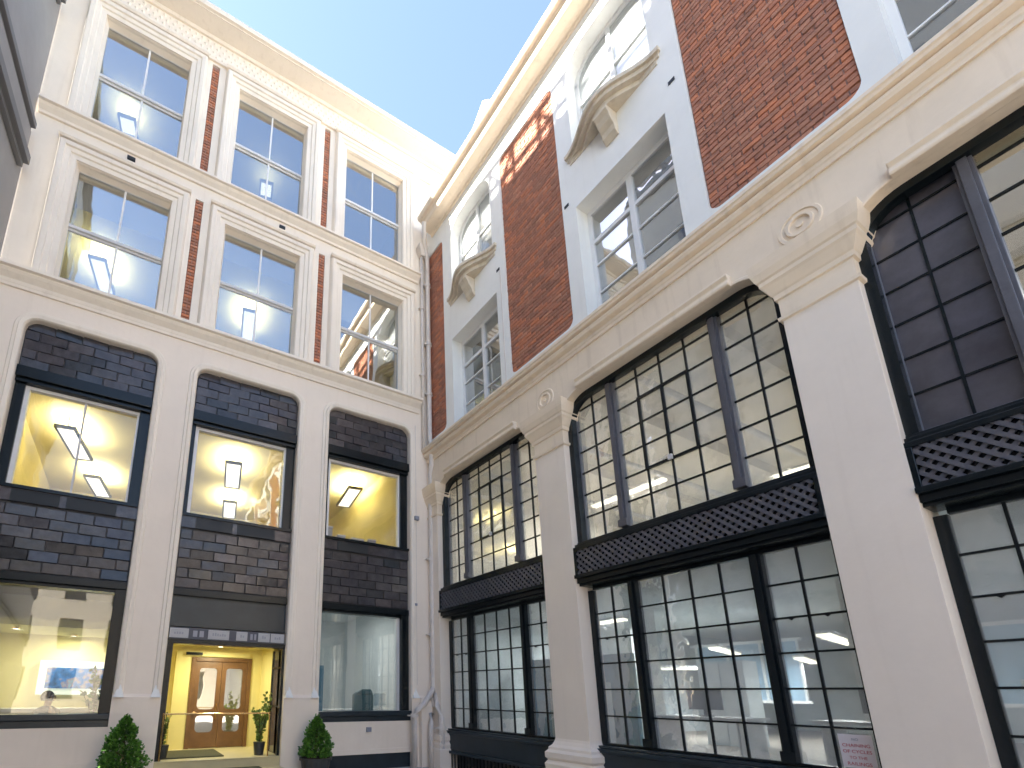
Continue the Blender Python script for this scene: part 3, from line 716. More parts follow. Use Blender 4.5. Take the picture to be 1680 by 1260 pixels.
for k, (y0, y1) in enumerate(bays[:4]):
    wl = glazed(k, y0, y1, False); wu = glazed(k, y0, y1, True)
    # black frame following the arch, also standing in for the dark soffit shade
    mb = MB('R'); mb.sweep(arch_path(y0, y1, 4.15, ZH+.0, .46, 10), [(0, .14), (-.095, .14), (-.095, .268), (0, .268)])
    mb.box(y0+.46, y1-.46, .2, .27, ZH-.01, ZH+.2)
    rp(mb, 'head_frame_and_shade', 'black_paint')
    # spandrel band with diagonal lattice
    mb = MB('R'); mb.box(y0, y1, .06, .36, 3.55, 3.97); mb.box(y0, y1, -.0, .36, 3.97, 4.03); mb.box(y0, y1, .05, .30, 4.03, 4.09); mb.box(y0, y1, .12, .27, 4.09, 4.14)
    mb.box(y0, y1, -.03, .36, 3.49, 3.55); mb.box(y0, y1, .03, .36, 3.41, 3.49); mb.box(y0, y1, .08, .36, 3.37, 3.41)
    mb.box(y0, y0+.05, .0, .06, 3.55, 3.97); mb.box(y1-.05, y1, .0, .06, 3.55, 3.97)
    bo = rp(mb, 'lattice_band', 'black_paint', bevel=.006)
    la = MB('R'); H = .42; p = .112; hw = .021
    for sgn, dd in ((1, .012), (-1, .03)):
        u = y0-H
        while u < y1+H:
            # bar from (u, 3.55) rising to (u+-H, 3.97), clipped to the band
            ua, ub = (u, u+H) if sgn > 0 else (u+H, u)
            A = [ua, 3.55]; B = [ub, 3.97]
            def cl(P_, Q_):
                lo, hi = y0+.05, y1-.05
                for lim, s2 in ((lo, 1), (hi, -1)):
                    if (P_[0]-lim)*s2 < 0:
                        if (Q_[0]-lim)*s2 < 0: return None
                        f = (lim-P_[0])/(Q_[0]-P_[0]); P_ = [lim, P_[1]+f*(Q_[1]-P_[1])]
                return P_
            A2 = cl(A, B); B2 = cl(B, A)
            if A2 and B2 and abs(A2[0]-B2[0]) > .03:
                la.plate([(A2[0]-hw*1.3, A2[1]), (A2[0]+hw*1.3, A2[1]), (B2[0]+hw*1.3, B2[1]), (B2[0]-hw*1.3, B2[1])], dd, dd+.018)
            u += p
    la.build('lattice', 'metal_paint', bo, kind='stuff')
    # panel below the sill
    mb = MB('R'); mb.box(y0, y1, .16, .30, .80, .84); mb.box(y0, y1, .10, .30, .74, .80); mb.box(y0, y1, .14, .30, .38, .74); mb.box(y0, y1, .08, .30, .32, .38)
    so = rp(mb, 'sill_panel', 'blue_black_paint', bevel=.008)
    mb = MB('R'); q = y0+.08
    while q < y1-.05: mb.box(q, q+.02, .12, .14, -.1, .32); q += .11
    mb.build('basement_grille', 'black_paint', so)
    mb = MB('R'); mb.box(y0, y1, .3, .5, -.2, .32); mb.build('basement_wall', 'tile_backing', so)
    mb = MB('R'); mb.box(y0, y1, .5, .8, .3, .505); mb.build('inner_sill', 'room_pale', so)
# rooms
room('ground_floor_office', -16.2, -.15, .52, 14, .5, 3.6, 'room_pale', side='R', owner=RB)
room('first_floor_office', -16.2, -.15, .52, 10, 4.02, 7.40, 'room_beige', side='R', owner=RB)
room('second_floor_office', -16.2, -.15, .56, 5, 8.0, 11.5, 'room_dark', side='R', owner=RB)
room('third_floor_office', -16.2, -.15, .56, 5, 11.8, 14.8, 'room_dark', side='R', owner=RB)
for y in (-2.6, -6.6, -10.4):
    mb = MB('R'); mb.box(y-.2, y+.2, 4.2, 4.6, .5, 3.6); rp(mb, 'inner_column', 'timber_white')
mb = MB('R'); mb.box(-3.5, -.6, 2.6, 2.7, .5, 2.45); rp(mb, 'partition', 'room_teal')
mb = MB('R')
for q in (-12.2, -11.2, -10.2, -9.2): mb.box(q-.05, q+.05, 2.6, 2.68, .5, 3.3)
mb.box(-12.15, -9.25, 2.61, 2.67, 3.2, 3.3); mb.box(-12.15, -9.25, 2.61, 2.67, 2.5, 2.56)
pt_ = rp(mb, 'partition', 'timber_white')
for q in (-12.2, -11.2, -10.2):
    mb = MB('R'); mb.box(q+.05, q+.95, 2.63, 2.64, .5, 2.5); mb.build('pane', 'blue_panel', pt_)
for y in (-2.2, -4.4, -6.6, -8.8, -11):
    mb = MB('R'); mb.box(y-.1, y+.1, .6, 10, 7.15, 7.40); rp(mb, 'ceiling_beam', 'room_beige')

# ================================================================== GREY BUILDING (left)
GB = thing('grey_building', 'shaded grey rendered building with projecting dark ledges at the left edge', 'building', (-14, -8, 0))
ang = R_(5.2)
def gp(mb, name, m, **k):
    o = mb.build(name, m, None, **k); o.parent = GB
    # local frame: u runs from the corner towards the camera side, d is the distance behind the face
    Mx = Matrix.Translation((-9.5, 0, 0)) @ Matrix.Rotation(-ang, 4, 'Z')
    o.matrix_local = Matrix.Translation((14, 8, 0)) @ Mx; return o
HG = 22.3  # height of the unseen roof, set for where its shadow falls
mb = MB('W')
ghol = [(-5.2, -3.4, 9.8, 11.2), (-5.2, -3.4, 13.4, 15.6)]
# wall face lies in local x = 0 .. -0.4, running to local y = -22
us = [(-22, 0, 0, HG)]
mb.box(-.5, 0, -12.6, -.02, -.2, HG); mb.box(-9, -.5, -12.6, -.02, HG-.3, HG-.1); mb.box(-9, -.5, -12.6, -12.3, -.2, HG-.3); mb.box(-.5, 0, -22, -12.6, -.2, 6.5)  # low far wing is invented, letting sun in for warm bounce
mb.box(-3.6, -.05, -12.5, -5.4, HG-.1, HG+4.6)  # invented taller block out of view, added to shade the near right facade
gp(mb, 'wall', 'grey_render')
for (z, pz, h) in ((12.52, .16, .14), (11.60, .19, .20), (16.15, .16, .18), (21.9, .3, .3), (8.2, .15, .15), (4.3, .15, .15)):
    mb = MB('W'); ye = -22 if z < 6 else -12.6; mb.box(0, pz, ye, -.22, z, z+h); mb.box(0, pz*.5, ye, -.22, z-.1, z); gp(mb, 'ledge', 'grey_trim', bevel=.01)
mb = MB('W'); mb.box(0, .10, -12.6, -.22, 11.8, 12.42); gp(mb, 'fascia_band', 'grey_render')
for z in (5.3, 9.0, 13.2, 17.2):
    for y in (-1.9, -4.6, -7.3, -10):
        mb = MB('W'); mb.box(0.0, .02, y-1.2, y, z, z+2.2); wo = gp(mb, 'window', 'grey_trim')
        mb = MB('W'); mb.box(.02, .028, y-1.1, y-.1, z+.1, z+2.1); mb.build('pane', 'glass_dark', wo)
# unseen roof railing with crossed bars, shaped so its shadow falls on the brick
mb = MB('W')
for z in (HG+.30, HG+.66, HG+1.30): mb.box(-.26, -.13, -5.4, -.3, z, z+.12)
y = -.5
while y > -5.4:
    mb.box(-.26, -.13, y-.06, y+.06, HG, HG+1.4)
    y -= .8
for y in (-1.3, -2.9): mb.tube([(-.2, y, HG), (-.2, y-.8, HG+1.3)], .06, 6); mb.tube([(-.2, y-.8, HG), (-.2, y, HG+1.3)], .06, 6)
gp(mb, 'roof_railing', 'grey_trim')

# ================================================================== BUILDING across the court, behind the camera (unseen, invented for the reflections)
SB = thing('unseen_stone_building', 'unseen pale stone building invented across the court for the window reflections', 'building', (-6, -31, 0))
mb = MB('W'); hs = []
for u in range(-20, 12, 3):
    for z in (1, 4.4, 7.8): hs.append((u, u+1.4, z, z+2.2))
wall(mb, -24, 14, 0, 11.5, -30.4, -30, hs); o = mb.build('wall', 'hood_stone', SB); o.location = (6, 31, 0)
mb = MB('W'); mb.box(-24, 14, -30.5, -30.45, 0, 11.4); mb.box(-24, 14, -36, -30.5, 11.2, 11.5); o = mb.build('window_backing', 'glass_dark', SB); o.location = (6, 31, 0)
mb = MB('W'); mb.box(-24.3, 14.3, -30, -29.7, 11.1, 11.5); o = mb.build('cornice', 'white_paint', SB); o.location = (6, 31, 0)

# ================================================================== LAMPS INSIDE
def ceiling_lamp(x, y, z, w_, l_, rz, label, power=40, size=.5, colr=(1, .91, .60), group='rectangular ceiling lamps'):
    t = thing('ceiling_lamp', label, 'ceiling lamp', (x, y, z), group); t.rotation_euler = (0, 0, rz)
    f = MB(); e = .05
    f.box(-w_/2, -w_/2+e, -l_/2, l_/2, -.05, .03); f.box(w_/2-e, w_/2, -l_/2, l_/2, -.05, .03); f.box(-w_/2+e, w_/2-e, -l_/2, -l_/2+e, -.05, .03); f.box(-w_/2+e, w_/2-e, l_/2-e, l_/2, -.05, .03)
    f.build('lamp_frame', 'lamp_frame', t)
    f = MB(); f.box(-w_/2+e, w_/2-e, -l_/2+e, l_/2-e, -.03, -.01); f.build('diffuser', 'diffuser', t)
    f = MB(); f.box(-.01, .01, -l_/2+.2, -l_/2+.22, .03, .4); f.box(-.01, .01, l_/2-.22, l_/2-.2, .03, .4); f.build('hanger', 'lamp_frame', t)
    li = bpy.data.lights.new('lamp_light', 'AREA'); li.shape = 'RECTANGLE'; li.size = w_*.8; li.size_y = l_*.8; li.energy = power*(.155 if z < 9 else (.25 if z < 14 else .12)); li.color = colr
    lo = bpy.data.objects.new('lamp_light', li); col.objects.link(lo); lo.parent = t; lo.location = (0, 0, .06); lo.rotation_euler = (math.pi, 0, 0)
    lo['kind'] = 'structure' if False else 'light'
    return t
rz = R_(-9)*-1
rz = R_(9)*-1
for (x, y, z, w_, l_, lab, pw) in (
    (-8.31, 3.56, 7.7, .46, 1.75, 'warm rectangular lamp nearer the glass in the left first floor window', 60),
    (-7.90, 6.33, 7.7, .46, 1.6, 'warm rectangular lamp deeper inside the left first floor window', 60),
    (-4.41, 3.51, 7.7, .46, 1.75, 'warm rectangular lamp nearer the glass in the middle first floor window above the door', 60),
    (-3.98, 6.35, 7.7, .46, 1.6, 'warm rectangular lamp deeper inside the middle first floor window above the door', 60),
    (-.82, 3.36, 7.7, .46, 1.6, 'single warm lamp inside the right first floor window beside the corner', 60),
    (-8.27, 2.9, 12.3, .42, 1.2, 'pale rectangular lamp in the left second floor sash window', 34),
    (-4.45, 2.86, 12.3, .40, 1.3, 'pale rectangular lamp in the middle second floor sash window', 30),
    (-8.18, 2.1, 16.6, .44, .5, 'small framed lamp in the left top floor sash window', 20),
    (-4.42, 2.03, 16.6, .40, .5, 'small framed lamp in the middle top floor sash window', 6)):
    ceiling_lamp(x, y, z, w_, l_, rz, lab, pw)
def strip_lamp(x, y, z, l_, rz_, label, power, cool=True):
    t = thing('strip_lamp', label, 'strip light', (x, y, z), 'strip lights inside the arcade'); t.rotation_euler = (0, 0, rz_)
    f = MB(); f.box(-l_/2, l_/2, -.12, .12, .0, .06); f.build('housing', 'timber_white', t)
    f = MB(); f.box(-l_/2+.03, l_/2-.03, -.10, .10, -.05, 0); f.build('tube_cover', 'diffuser_cool', t)
    li = bpy.data.lights.new('lamp_light', 'AREA'); li.shape = 'RECTANGLE'; li.size = l_*.9; li.size_y = .2; li.energy = power*(.15 if cool else .30); li.color = (.93, .97, 1) if cool else (1, .98, .93)
    lo = bpy.data.objects.new('lamp_light', li); col.objects.link(lo); lo.parent = t; lo.location = (0, 0, -.08)
def pix(x, y, z):
    d = fw_*1.0 + r2*((x-CX)/F_PX) - u2*((y-CY)/F_PX); k = (z-1.6)/d.z; return Vector((-6.5, -10, 1.6))+d*k
fw_ = fw
# lower office strips (unprojected on to the lamp height)
for (pa, pb, z, lab, pw) in (
    ((1085, 1096), (1158, 1096), 2.35, 'short strip light low in the middle lower window, left of the other', 120),
    ((1150, 1056), (1222, 1076), 2.75, 'long yellowish strip light high in the middle lower window', 200),
    ((1345, 1038), (1400, 1056), 2.75, 'yellowish strip light at the right end of the middle lower window', 120),
    ((1303, 1076), (1342, 1088), 2.55, 'small strip light right of the dark mullion in the middle lower window', 80)):
    A, B = pix(*pa, z), pix(*pb, z); c_ = (A+B)/2; d_ = B-A; L_ = min(2.6, d_.length)
    strip_lamp(c_.x, c_.y, z, L_, math.atan2(d_.y, d_.x), lab, pw)
A, B = pix(1268, 782, 6.95), pix(1342, 760, 6.95); c_ = (A+B)/2; d_ = B-A
strip_lamp(c_.x, c_.y, 6.95, d_.length, math.atan2(d_.y, d_.x), 'bright strip light in the lower right panes of the middle upper window', 260, False)
strip_lamp(5.0, -2.2, 6.95, 2.2, R_(90), 'unseen added strip light brightening the upper panes of the arcade bay nearest the corner', 220, False)  # unseen strip, added to brighten the upper office
strip_lamp(4.0, -11.5, 6.95, 2.2, R_(90), 'unseen added strip light brightening the upper panes of the nearest arcade bay', 160, False)  # another added strip, filling the near upper bay with light
strip_lamp(3.0, -11.0, 3.3, 2.2, R_(90), 'unseen added strip light brightening the lower panes of the nearest arcade bay', 160)  # added below as well, to light the near lower bay
strip_lamp(3.4, -2.0, 3.3, 1.8, R_(90), 'unseen added strip light brightening the room behind the blue partition in the corner arcade bay', 120)  # added unseen strip lighting the corner bay
# lobby and reception downlights
def spot_lamp(x, y, z, label, power, colr=(1, .93, .62)):
    t = thing('downlight', label, 'downlight', (x, y, z), 'small round downlights')
    f = MB(); f.tube([(0, 0, -.0), (0, 0, -.03)], [.07, .06], 12); f.build('rim', 'brass', t)
    f = MB(); f.tube([(0, 0, -.03), (0, 0, -.036)], .05, 12); f.build('bulb', 'diffuser_cool', t)
    li = bpy.data.lights.new('lamp_light', 'AREA'); li.shape = 'DISK'; li.size = .25; li.energy = power*.15; li.color = colr
    lo = bpy.data.objects.new('lamp_light', li); col.objects.link(lo); lo.parent = t; lo.location = (0, 0, -.05)
spot_lamp(-4.7, 1.2, 2.60, 'brass downlight in the ceiling of the yellow entrance lobby', 45)
spot_lamp(-7.7, 4.0, 2.93, 'downlight over the wall screen in the reception room', 40)
spot_lamp(-8.7, 3.0, 2.93, 'downlight left of the wall screen in the reception room', 40)
spot_lamp(-1.7, 2.2, 3.86, 'downlight inside the ground floor window beside the corner', 60, (1, .98, .95))
spot_lamp(-4.6, 4.0, 2.88, 'downlight in the hall behind the oak door', 25)

# ================================================================== THINGS
for (x, y, wx, hz, lab) in ((-2.55, .72, .30, .42, 'tallest white box file at the left of the sill in the right first floor window'), (-2.15, .74, .2, .25, 'middle white box file on the sill in the right first floor window'),
                        (-1.72, .72, .34, .22, 'wide low white box on the sill in the right first floor window'), (-1.3, .75, .22, .27, 'rightmost white box file on the sill in the right first floor window')):
    t = thing('box_file', lab, 'box', (x, y, 5.13), 'white boxes on the first floor sill')
    f = MB(); f.box(-wx/2, wx/2, -.12, .12, 0, hz); f.build('carton', 'sign_white', t, bevel=.01); f = MB(); f.box(-wx/2-.008, wx/2+.008, -.128, .128, hz, hz+.03); f.build('lid', 'timber_white', t)
# wall screen in reception
t = thing('wall_screen', 'glowing white framed wall screen with a blue picture in the left ground floor window', 'screen', (-7.58, 4.45, 1.92))
f = MB(); f.box(-.76, .76, 0, .12, -.41, .40); f.build('surround', 'screen_white', t)
f = MB(); f.box(-.60, .62, -.02, 0, -.26, .24); f.build('display', 'screen_picture', t)
# framed ceiling oval? desk in reception with person
dk = thing('reception_desk', 'pale reception desk behind the sill of the left ground floor window', 'desk', (-7.7, 2.2, .5))
f = MB(); f.box(-1.1, 1.1, -.35, .35, .7, .76); f.build('desk_top', 'timber_white', dk); f = MB(); f.box(-1.05, 1.05, -.3, -.26, 0, .7); f.build('front_panel', 'room_beige', dk)
# person seated: one skinned body
def person(x, y, z):
    t = thing('person', 'person with dark hair and dark top seated behind the left ground floor window', 'person', (x, y, z))
    J = {'pelvis': (0, 0, .47), 'waist': (0, .01, .66), 'chest': (0, 0, .86), 'neck': (0, 0, 1.02), 'headb': (0, -.01, 1.10), 'head': (0, -.02, 1.20), 'headt': (0, -.01, 1.27),
         'shl': (-.17, 0, .95), 'ell': (-.22, -.12, .72), 'wrl': (-.14, -.34, .76), 'hl': (-.12, -.42, .77), 'shr': (.17, 0, .95), 'elr': (.22, -.12, .72), 'wrr': (.14, -.34, .76), 'hr': (.12, -.42, .77),
         'hil': (-.09, -.03, .46), 'knl': (-.11, -.44, .48), 'anl': (-.11, -.42, .08), 'tol': (-.11, -.56, .04), 'hir': (.09, -.03, .46), 'knr': (.11, -.44, .48), 'anr': (.11, -.42, .08), 'tor': (.11, -.56, .04)}
    Rr_ = {'pelvis': .13, 'waist': .12, 'chest': .14, 'neck': .052, 'headb': .065, 'head': .092, 'headt': .07, 'shl': .06, 'ell': .042, 'wrl': .028, 'hl': .03, 'shr': .06, 'elr': .042, 'wrr': .028, 'hr': .03,
           'hil': .09, 'knl': .058, 'anl': .04, 'tol': .035, 'hir': .09, 'knr': .058, 'anr': .04, 'tor': .035}
    E_ = [('pelvis', 'waist'), ('waist', 'chest'), ('chest', 'neck'), ('neck', 'headb'), ('headb', 'head'), ('head', 'headt'), ('chest', 'shl'), ('shl', 'ell'), ('ell', 'wrl'), ('wrl', 'hl'), ('chest', 'shr'), ('shr', 'elr'), ('elr', 'wrr'), ('wrr', 'hr'),
          ('pelvis', 'hil'), ('hil', 'knl'), ('knl', 'anl'), ('anl', 'tol'), ('pelvis', 'hir'), ('hir', 'knr'), ('knr', 'anr'), ('anr', 'tor')]
    ks = list(J); me = bpy.data.meshes.new('body'); me.from_pydata([J[k] for k in ks], [(ks.index(a), ks.index(b)) for a, b in E_], [])
    me.materials.append(MATS['skin']); me.materials.append(MATS['shirt'])
    o = link('body', me, t); sk = o.modifiers.new('skin', 'SKIN'); sk.use_smooth_shade = True
    for i, k in enumerate(ks): me.skin_vertices[0].data[i].radius = (Rr_[k], Rr_[k]); me.skin_vertices[0].data[i].use_root = (k == 'pelvis')
    ss = o.modifiers.new('sub', 'SUBSURF'); ss.levels = 2; ss.render_levels = 2
    # clothing: shell over the torso
    sh = MB(); sh.tube([(0, .01, .42), (0, .01, .60), (0, .0, .80), (0, 0, .95), (0, 0, 1.02)], [.155, .15, .19, .20, .085], 20); sh.build('shirt', 'shirt', t, smooth=True)
    # hair: cap over the back and top of the head
    hr = MB(); n = 14; vs = []; fs = []
    for i in range(9):
        th = math.pi*.70*i/8
        for j in range(n):
            ph = 2*math.pi*j/n; rr = .112*math.sin(th)+.002; vs.append((rr*math.cos(ph)*.94, .022+rr*math.sin(ph)*.98, 1.19+.118*math.cos(th)))
    for i in range(8):
        for j in range(n): fs.append((i*n+j, i*n+(j+1) % n, (i+1)*n+(j+1) % n, (i+1)*n+j))
    hr.add(vs, fs); hr.build('hair', 'hair', t, smooth=True)
    nz = MB(); nz.tube([(0, -.10, 1.20), (0, -.128, 1.165), (0, -.10, 1.155)], [.008, .014, .008], 8); nz.build('nose', 'skin', t, smooth=True)
    for sx in (-.035, .035):
        ey = MB(); ey.tube([(sx, -.098, 1.20), (sx, -.106, 1.20)], .011, 8); ey.build('eye', 'hair', t)
    for sx in (-.09, .09):
        ea = MB(); ea.tube([(sx, -.01, 1.16), (sx*1.08, -.0, 1.185), (sx, -.01, 1.215)], [.01, .018, .01], 8); ea.build('ear', 'skin', t, smooth=True)
    mo_ = MB(); mo_.tube([(-.025, -.092, 1.125), (0, -.1, 1.122), (.025, -.092, 1.125)], .006, 6); mo_.build('mouth', 'red_ink', t)
    t.rotation_euler = (0, 0, R_(118)); return t
P = person(-7.72, 1.35, .30)
st = thing('office_chair', 'dark chair under the person in the left ground floor window', 'chair', (-7.72, 1.35, .5))
f = MB(); f.box(-.24, .24, -.25, .25, .10, .16); f.build('seat', 'shirt', st); f = MB(); f.box(-.22, .22, .2, .25, .2, .42); f.build('backrest', 'shirt', st); f = MB(); f.tube([(0, 0, 0), (0, 0, .10)], .03); f.build('stem', 'black_paint', st)
# desk, teal chair and monitor in the right ground floor window
t = thing('desk', 'pale desk inside the ground floor window beside the corner', 'desk', (-1.3, 1.4, .5))
f = MB(); f.box(-.9, .6, -.3, .35, .68, .72); f.build('desk_top', 'timber_white', t)
for sx in (-.8, .5):
    f = MB(); f.box(sx-.03, sx+.03, -.25, .3, 0, .68); f.build('leg', 'sash_grey', t)
t = thing('monitor', 'pale blue computer monitor on the desk in the ground floor window beside the corner', 'monitor', (-.75, 1.2, 1.22))
f = MB(); f.box(-.17, .17, -.02, .02, .08, .38); f.build('screen', 'monitor', t); f = MB(); f.box(-.03, .03, .0, .03, 0, .1); f.box(-.1, .1, -.06, .08, 0, .012); f.build('stand', 'sash_grey', t)
t = thing('desk_chair', 'dark teal high backed chair left of the monitor', 'chair', (-1.35, .9, .5))
f = MB(); f.slab([(-.28, -.05), (.26, -.05), (.26, .04), (-.28, .04)], .62, 1.08); f.plate([(-.28, 1.08), (.26, 1.08), (.20, 1.2), (-.05, 1.2)], -.05, .04); f.build('backrest', 'desk_teal', t, bevel=.03)
f = MB(); f.box(-.26, .26, 0, .45, .42, .50); f.build('seat', 'desk_teal', t); f = MB(); f.tube([(0, .2, 0), (0, .2, .42)], .03); f.build('stem', 'black_paint', t)
t = thing('banner', 'pale blue standing banner at the left side of the ground floor window beside the corner', 'banner', (-2.45, 1.3, .5))
f = MB(); f.box(-.28, .22, 0, .01, .1, 1.75); f.build('panel', 'room_teal', t); f = MB(); f.box(-.25, .2, -.1, .1, 0, .06); f.build('foot', 'sash_grey', t)

# shrubs
def leaf_cloud(mb, n, shape, size, up_=.5):
    for _ in range(n):
        p, nrm = shape()
        s_ = size*random.uniform(.6, 1.3); d = (nrm+Vector((random.uniform(-.7, .7), random.uniform(-.7, .7), random.uniform(-.3, .9)))).normalized()
        a = d.cross(Vector((random.uniform(-1, 1), random.uniform(-1, 1), random.uniform(-1, 1)))).normalized(); b_ = d.cross(a)
        t1 = p+d*s_*.9
        mb.add([tuple(p), tuple(p+d*s_*.45+a*s_*.38+b_*s_*.08), tuple(t1), tuple(p+d*s_*.45-a*s_*.38+b_*s_*.08)], [(0, 1, 2, 3)])
def shrub(x, y, label, r, h, zp, n, potr, poth, tip):
    t = thing('potted_shrub', label, 'shrub', (x, y, 0), 'clipped shrubs beside the entrance')
    pt = MB(); pt.tube([(0, 0, 0), (0, 0, poth-.05), (0, 0, poth-.045), (0, 0, poth)], [potr*.8, potr*.97, potr*1.08, potr*1.08], 24); pt.build('pot', 'pot', t, smooth=False)
    so = MB(); so.tube([(0, 0, poth-.01), (0, 0, poth+.012)], potr*.95, 20); so.build('soil', 'soil', t)
    sm = MB(); sm.tube([(0, 0, poth), (.01, 0, poth+h*.8)], [.03, .012], 8)
    for k in range(10):
        zz = poth+h*(.08+.075*k); an = k*2.4; rr = r*.6*(1-k/11); sm.tube([(0, 0, zz), (rr*math.cos(an), rr*math.sin(an), zz+.1)], [.01, .004], 5)
    sm.build('stem', 'stem', t)
    lf = MB()
    lumps = [(random.uniform(0, 6.28), random.uniform(.0, 1), random.uniform(.8, 1.12)) for _ in range(26)]
    def shp():
        f_ = random.random()**1.3; an = random.uniform(0, 2*math.pi)
        R0 = r*(1-f_**1.5)**.8*(.93+.15*math.sin(3*an+7*f_)+.12*math.sin(5*an-17*f_)+.10*math.sin(23*f_+2+an))
        q = random.random()**.3; rr = R0*q
        return Vector((rr*math.cos(an), rr*math.sin(an), poth+.02+f_*h*random.uniform(.95, 1.03))), Vector((math.cos(an), math.sin(an), .35))
    leaf_cloud(lf, n, shp, .062)
    for k in range(34):      # stray shoots
        f_ = random.random()**1.2*.9; an = random.uniform(0, 6.28); R0 = r*(1-f_**1.5)**.8; p0 = Vector((R0*.8*math.cos(an), R0*.8*math.sin(an), poth+f_*h)); p1 = p0+Vector((math.cos(an)*.07, math.sin(an)*.07, random.uniform(.03, .12)))
        sm2 = MB(); leaf_cloud(lf, 9, (lambda: (p0.lerp(p1, random.random()*1.1), Vector((math.cos(an), math.sin(an), .8)))), .045)
    def shp2():
        an = random.uniform(0, 6.28); return Vector((.03*math.cos(an), .03*math.sin(an), poth+h*.92+random.random()*tip)), Vector((math.cos(an), math.sin(an), .6))
    leaf_cloud(lf, 60, shp2, .03)
    lf.build('foliage', 'leaf', t)
    return t
shrub(-6.38, -.48, 'dense green cone shaped shrub left of the yellow entrance, the larger of two', .38, .95, 0, 3600, .3, .2, .10)
shrub(-2.98, -.42, 'narrow green cone shaped shrub in a dark pot right of the entrance', .32, .72, 0, 2500, .30, .37, .16)
def plant(x, y, z, label, r, h, n, m, size, name='potted_plant', poth=.25):
    t = thing(name, label, 'plant', (x, y, z))
    pt = MB(); pt.tube([(0, 0, 0), (0, 0, poth)], [.09, .12], 16); pt.build('pot', 'pot', t)
    sm = MB(); L_ = MB()
    for k in range(9):
        an = k*2.4; p0 = Vector((0, 0, poth)); p2 = Vector((r*math.cos(an)*random.uniform(.4, 1), r*math.sin(an)*random.uniform(.4, 1), poth+h*random.uniform(.5, 1))); p1 = (p0+p2)/2+Vector((0, 0, h*.12))
        sm.tube([tuple(p0), tuple(p1), tuple(p2)], [.008, .006, .003], 5)
        def shp(): f_ = random.random(); q = p0.lerp(p1, f_*2) if f_ < .5 else p1.lerp(p2, f_*2-1); return q, Vector((random.uniform(-1, 1), random.uniform(-1, 1), .3))
        leaf_cloud(L_, n//9, shp, size)
    sm.build('stem', 'stem', t); L_.build('foliage', m, t); return t
plant(-3.92, .35, .38, 'loose variegated plant inside the right side of the entrance', .24, .95, 420, 'leaf_variegated', .085)
plant(-5.72, .42, .38, 'small leafy plant inside the left side of the entrance', .14, .6, 200, 'leaf_variegated', .06)
plant(-6.9, 1.0, .5, 'tall dark leafed plant at the right side of the left ground floor window', .3, 1.35, 420, 'leaf', .11, 'indoor_plant')

# brass rail across the doorway
t = thing('handrail', 'thin brass rail across the yellow entrance doorway', 'rail', (-4.8, .05, .38))
f = MB(); f.tube([(-.98, 0, .82), (.98, 0, .82)], .013, 8); f.build('rail', 'brass', t)
for sx in (-.98, .98):
    f = MB(); f.tube([(sx, 0, 0), (sx, 0, .84)], .014, 8); f.build('post', 'brass', t)
# door mats
f = MB(); f.box(-.75, .35, -.62, .62, 0, .02); o = f.build('doormat', 'doormat'); o.location = (-4.95, .95, .382); tag(o, 'dark rectangular doormat on the landing in front of the oak door', 'doormat')
f = MB(); f.box(-.75, .75, -.14, .14, 0, .02); o = f.build('doormat', 'doormat'); o.location = (-4.75, -.19, .202); tag(o, 'dark mat on the lower step under the brass rail', 'doormat')
# sign strip over the door
t = thing('sign_strip', 'narrow strip of white and navy blocks above the yellow entrance', 'sign', (BC[1], .06, 2.70))
f = MB(); f.box(-1.12, 1.12, 0, .2, -.11, .11); f.build('backing', 'navy', t)
for (x0, x1) in ((-1.12, -.78), (-.42, -.02), (.12, .34), (.56, .80), (.82, 1.10)):
    f = MB(); f.box(x0, x1, -.012, 0, -.09, .09); bo_ = f.build('block', 'sign_white', t)
    f = MB(); k = x0+.08
    while k < x1-.08: f.box(k, k+.03, -.015, -.012, -.025, .02+random.uniform(-.01, .02)); k += .045
    f.build('lettering', 'sign_grey', bo_)
for (x0, x1) in ((-.70, -.62), (-.58, -.50), (.40, .45), (.48, .52)):
    f = MB(); f.box(x0, x1, -.006, 0, -.06, .06); f.build('block', 'sign_grey', t)
# small boxes and vents on the cream walls
def wallbox(name, label, cat, pos, w_, h_, m, dpt=.05, side='L'):
    t = MB(side); t.box(-w_/2, w_/2, -dpt, 0, -h_/2, h_/2); o = t.build(name, m, None, bevel=.004); o.location = pos; tag(o, label, cat)
wallbox('alarm_box', 'small dark box under the upper string course between left windows', 'alarm box', (-7.72, -.002, 13.1), .16, .08, 'louvre')
wallbox('alarm_box', 'small dark box above the middle second floor window', 'alarm box', (-4.3, -.002, 13.08), .15, .08, 'louvre')
wallbox('wall_vent', 'small square vent in the pale apron under the corner ground floor window', 'vent', (-1.62, .028, .83), .11, .10, 'sign_grey')
wallbox('wall_lamp', 'small round grey fitting on the corner pier at first floor height', 'wall lamp', (-.38, -.002, 5.95), .12, .1, 'sign_grey', .08)
wallbox('wall_sensor', 'tiny grey sensor low on the corner pier', 'sensor', (-.40, -.002, 3.72), .06, .06, 'sign_grey', .04)
def cable(name, label, pts, r_):
    t = MB(); O = Vector(pts[0]); t.tube([tuple(Vector(p)-O) for p in pts], r_, 6); o = t.build(name, 'pipe_paint'); o.location = O; tag(o, label, 'cable')
cable('cable', 'thin painted cable running up the corner pier past the small grey fittings', [(-.38, -.012, 1.8), (-.385, -.012, 3.6), (-.375, -.012, 5.9), (-.38, -.012, 8.6)], .010)
cable('cable', 'thin painted cable along the foot of the brick and white upper wall', [(UX-.012, -3.05, 8.0), (UX-.012, -3.05, 11.15)], .010)
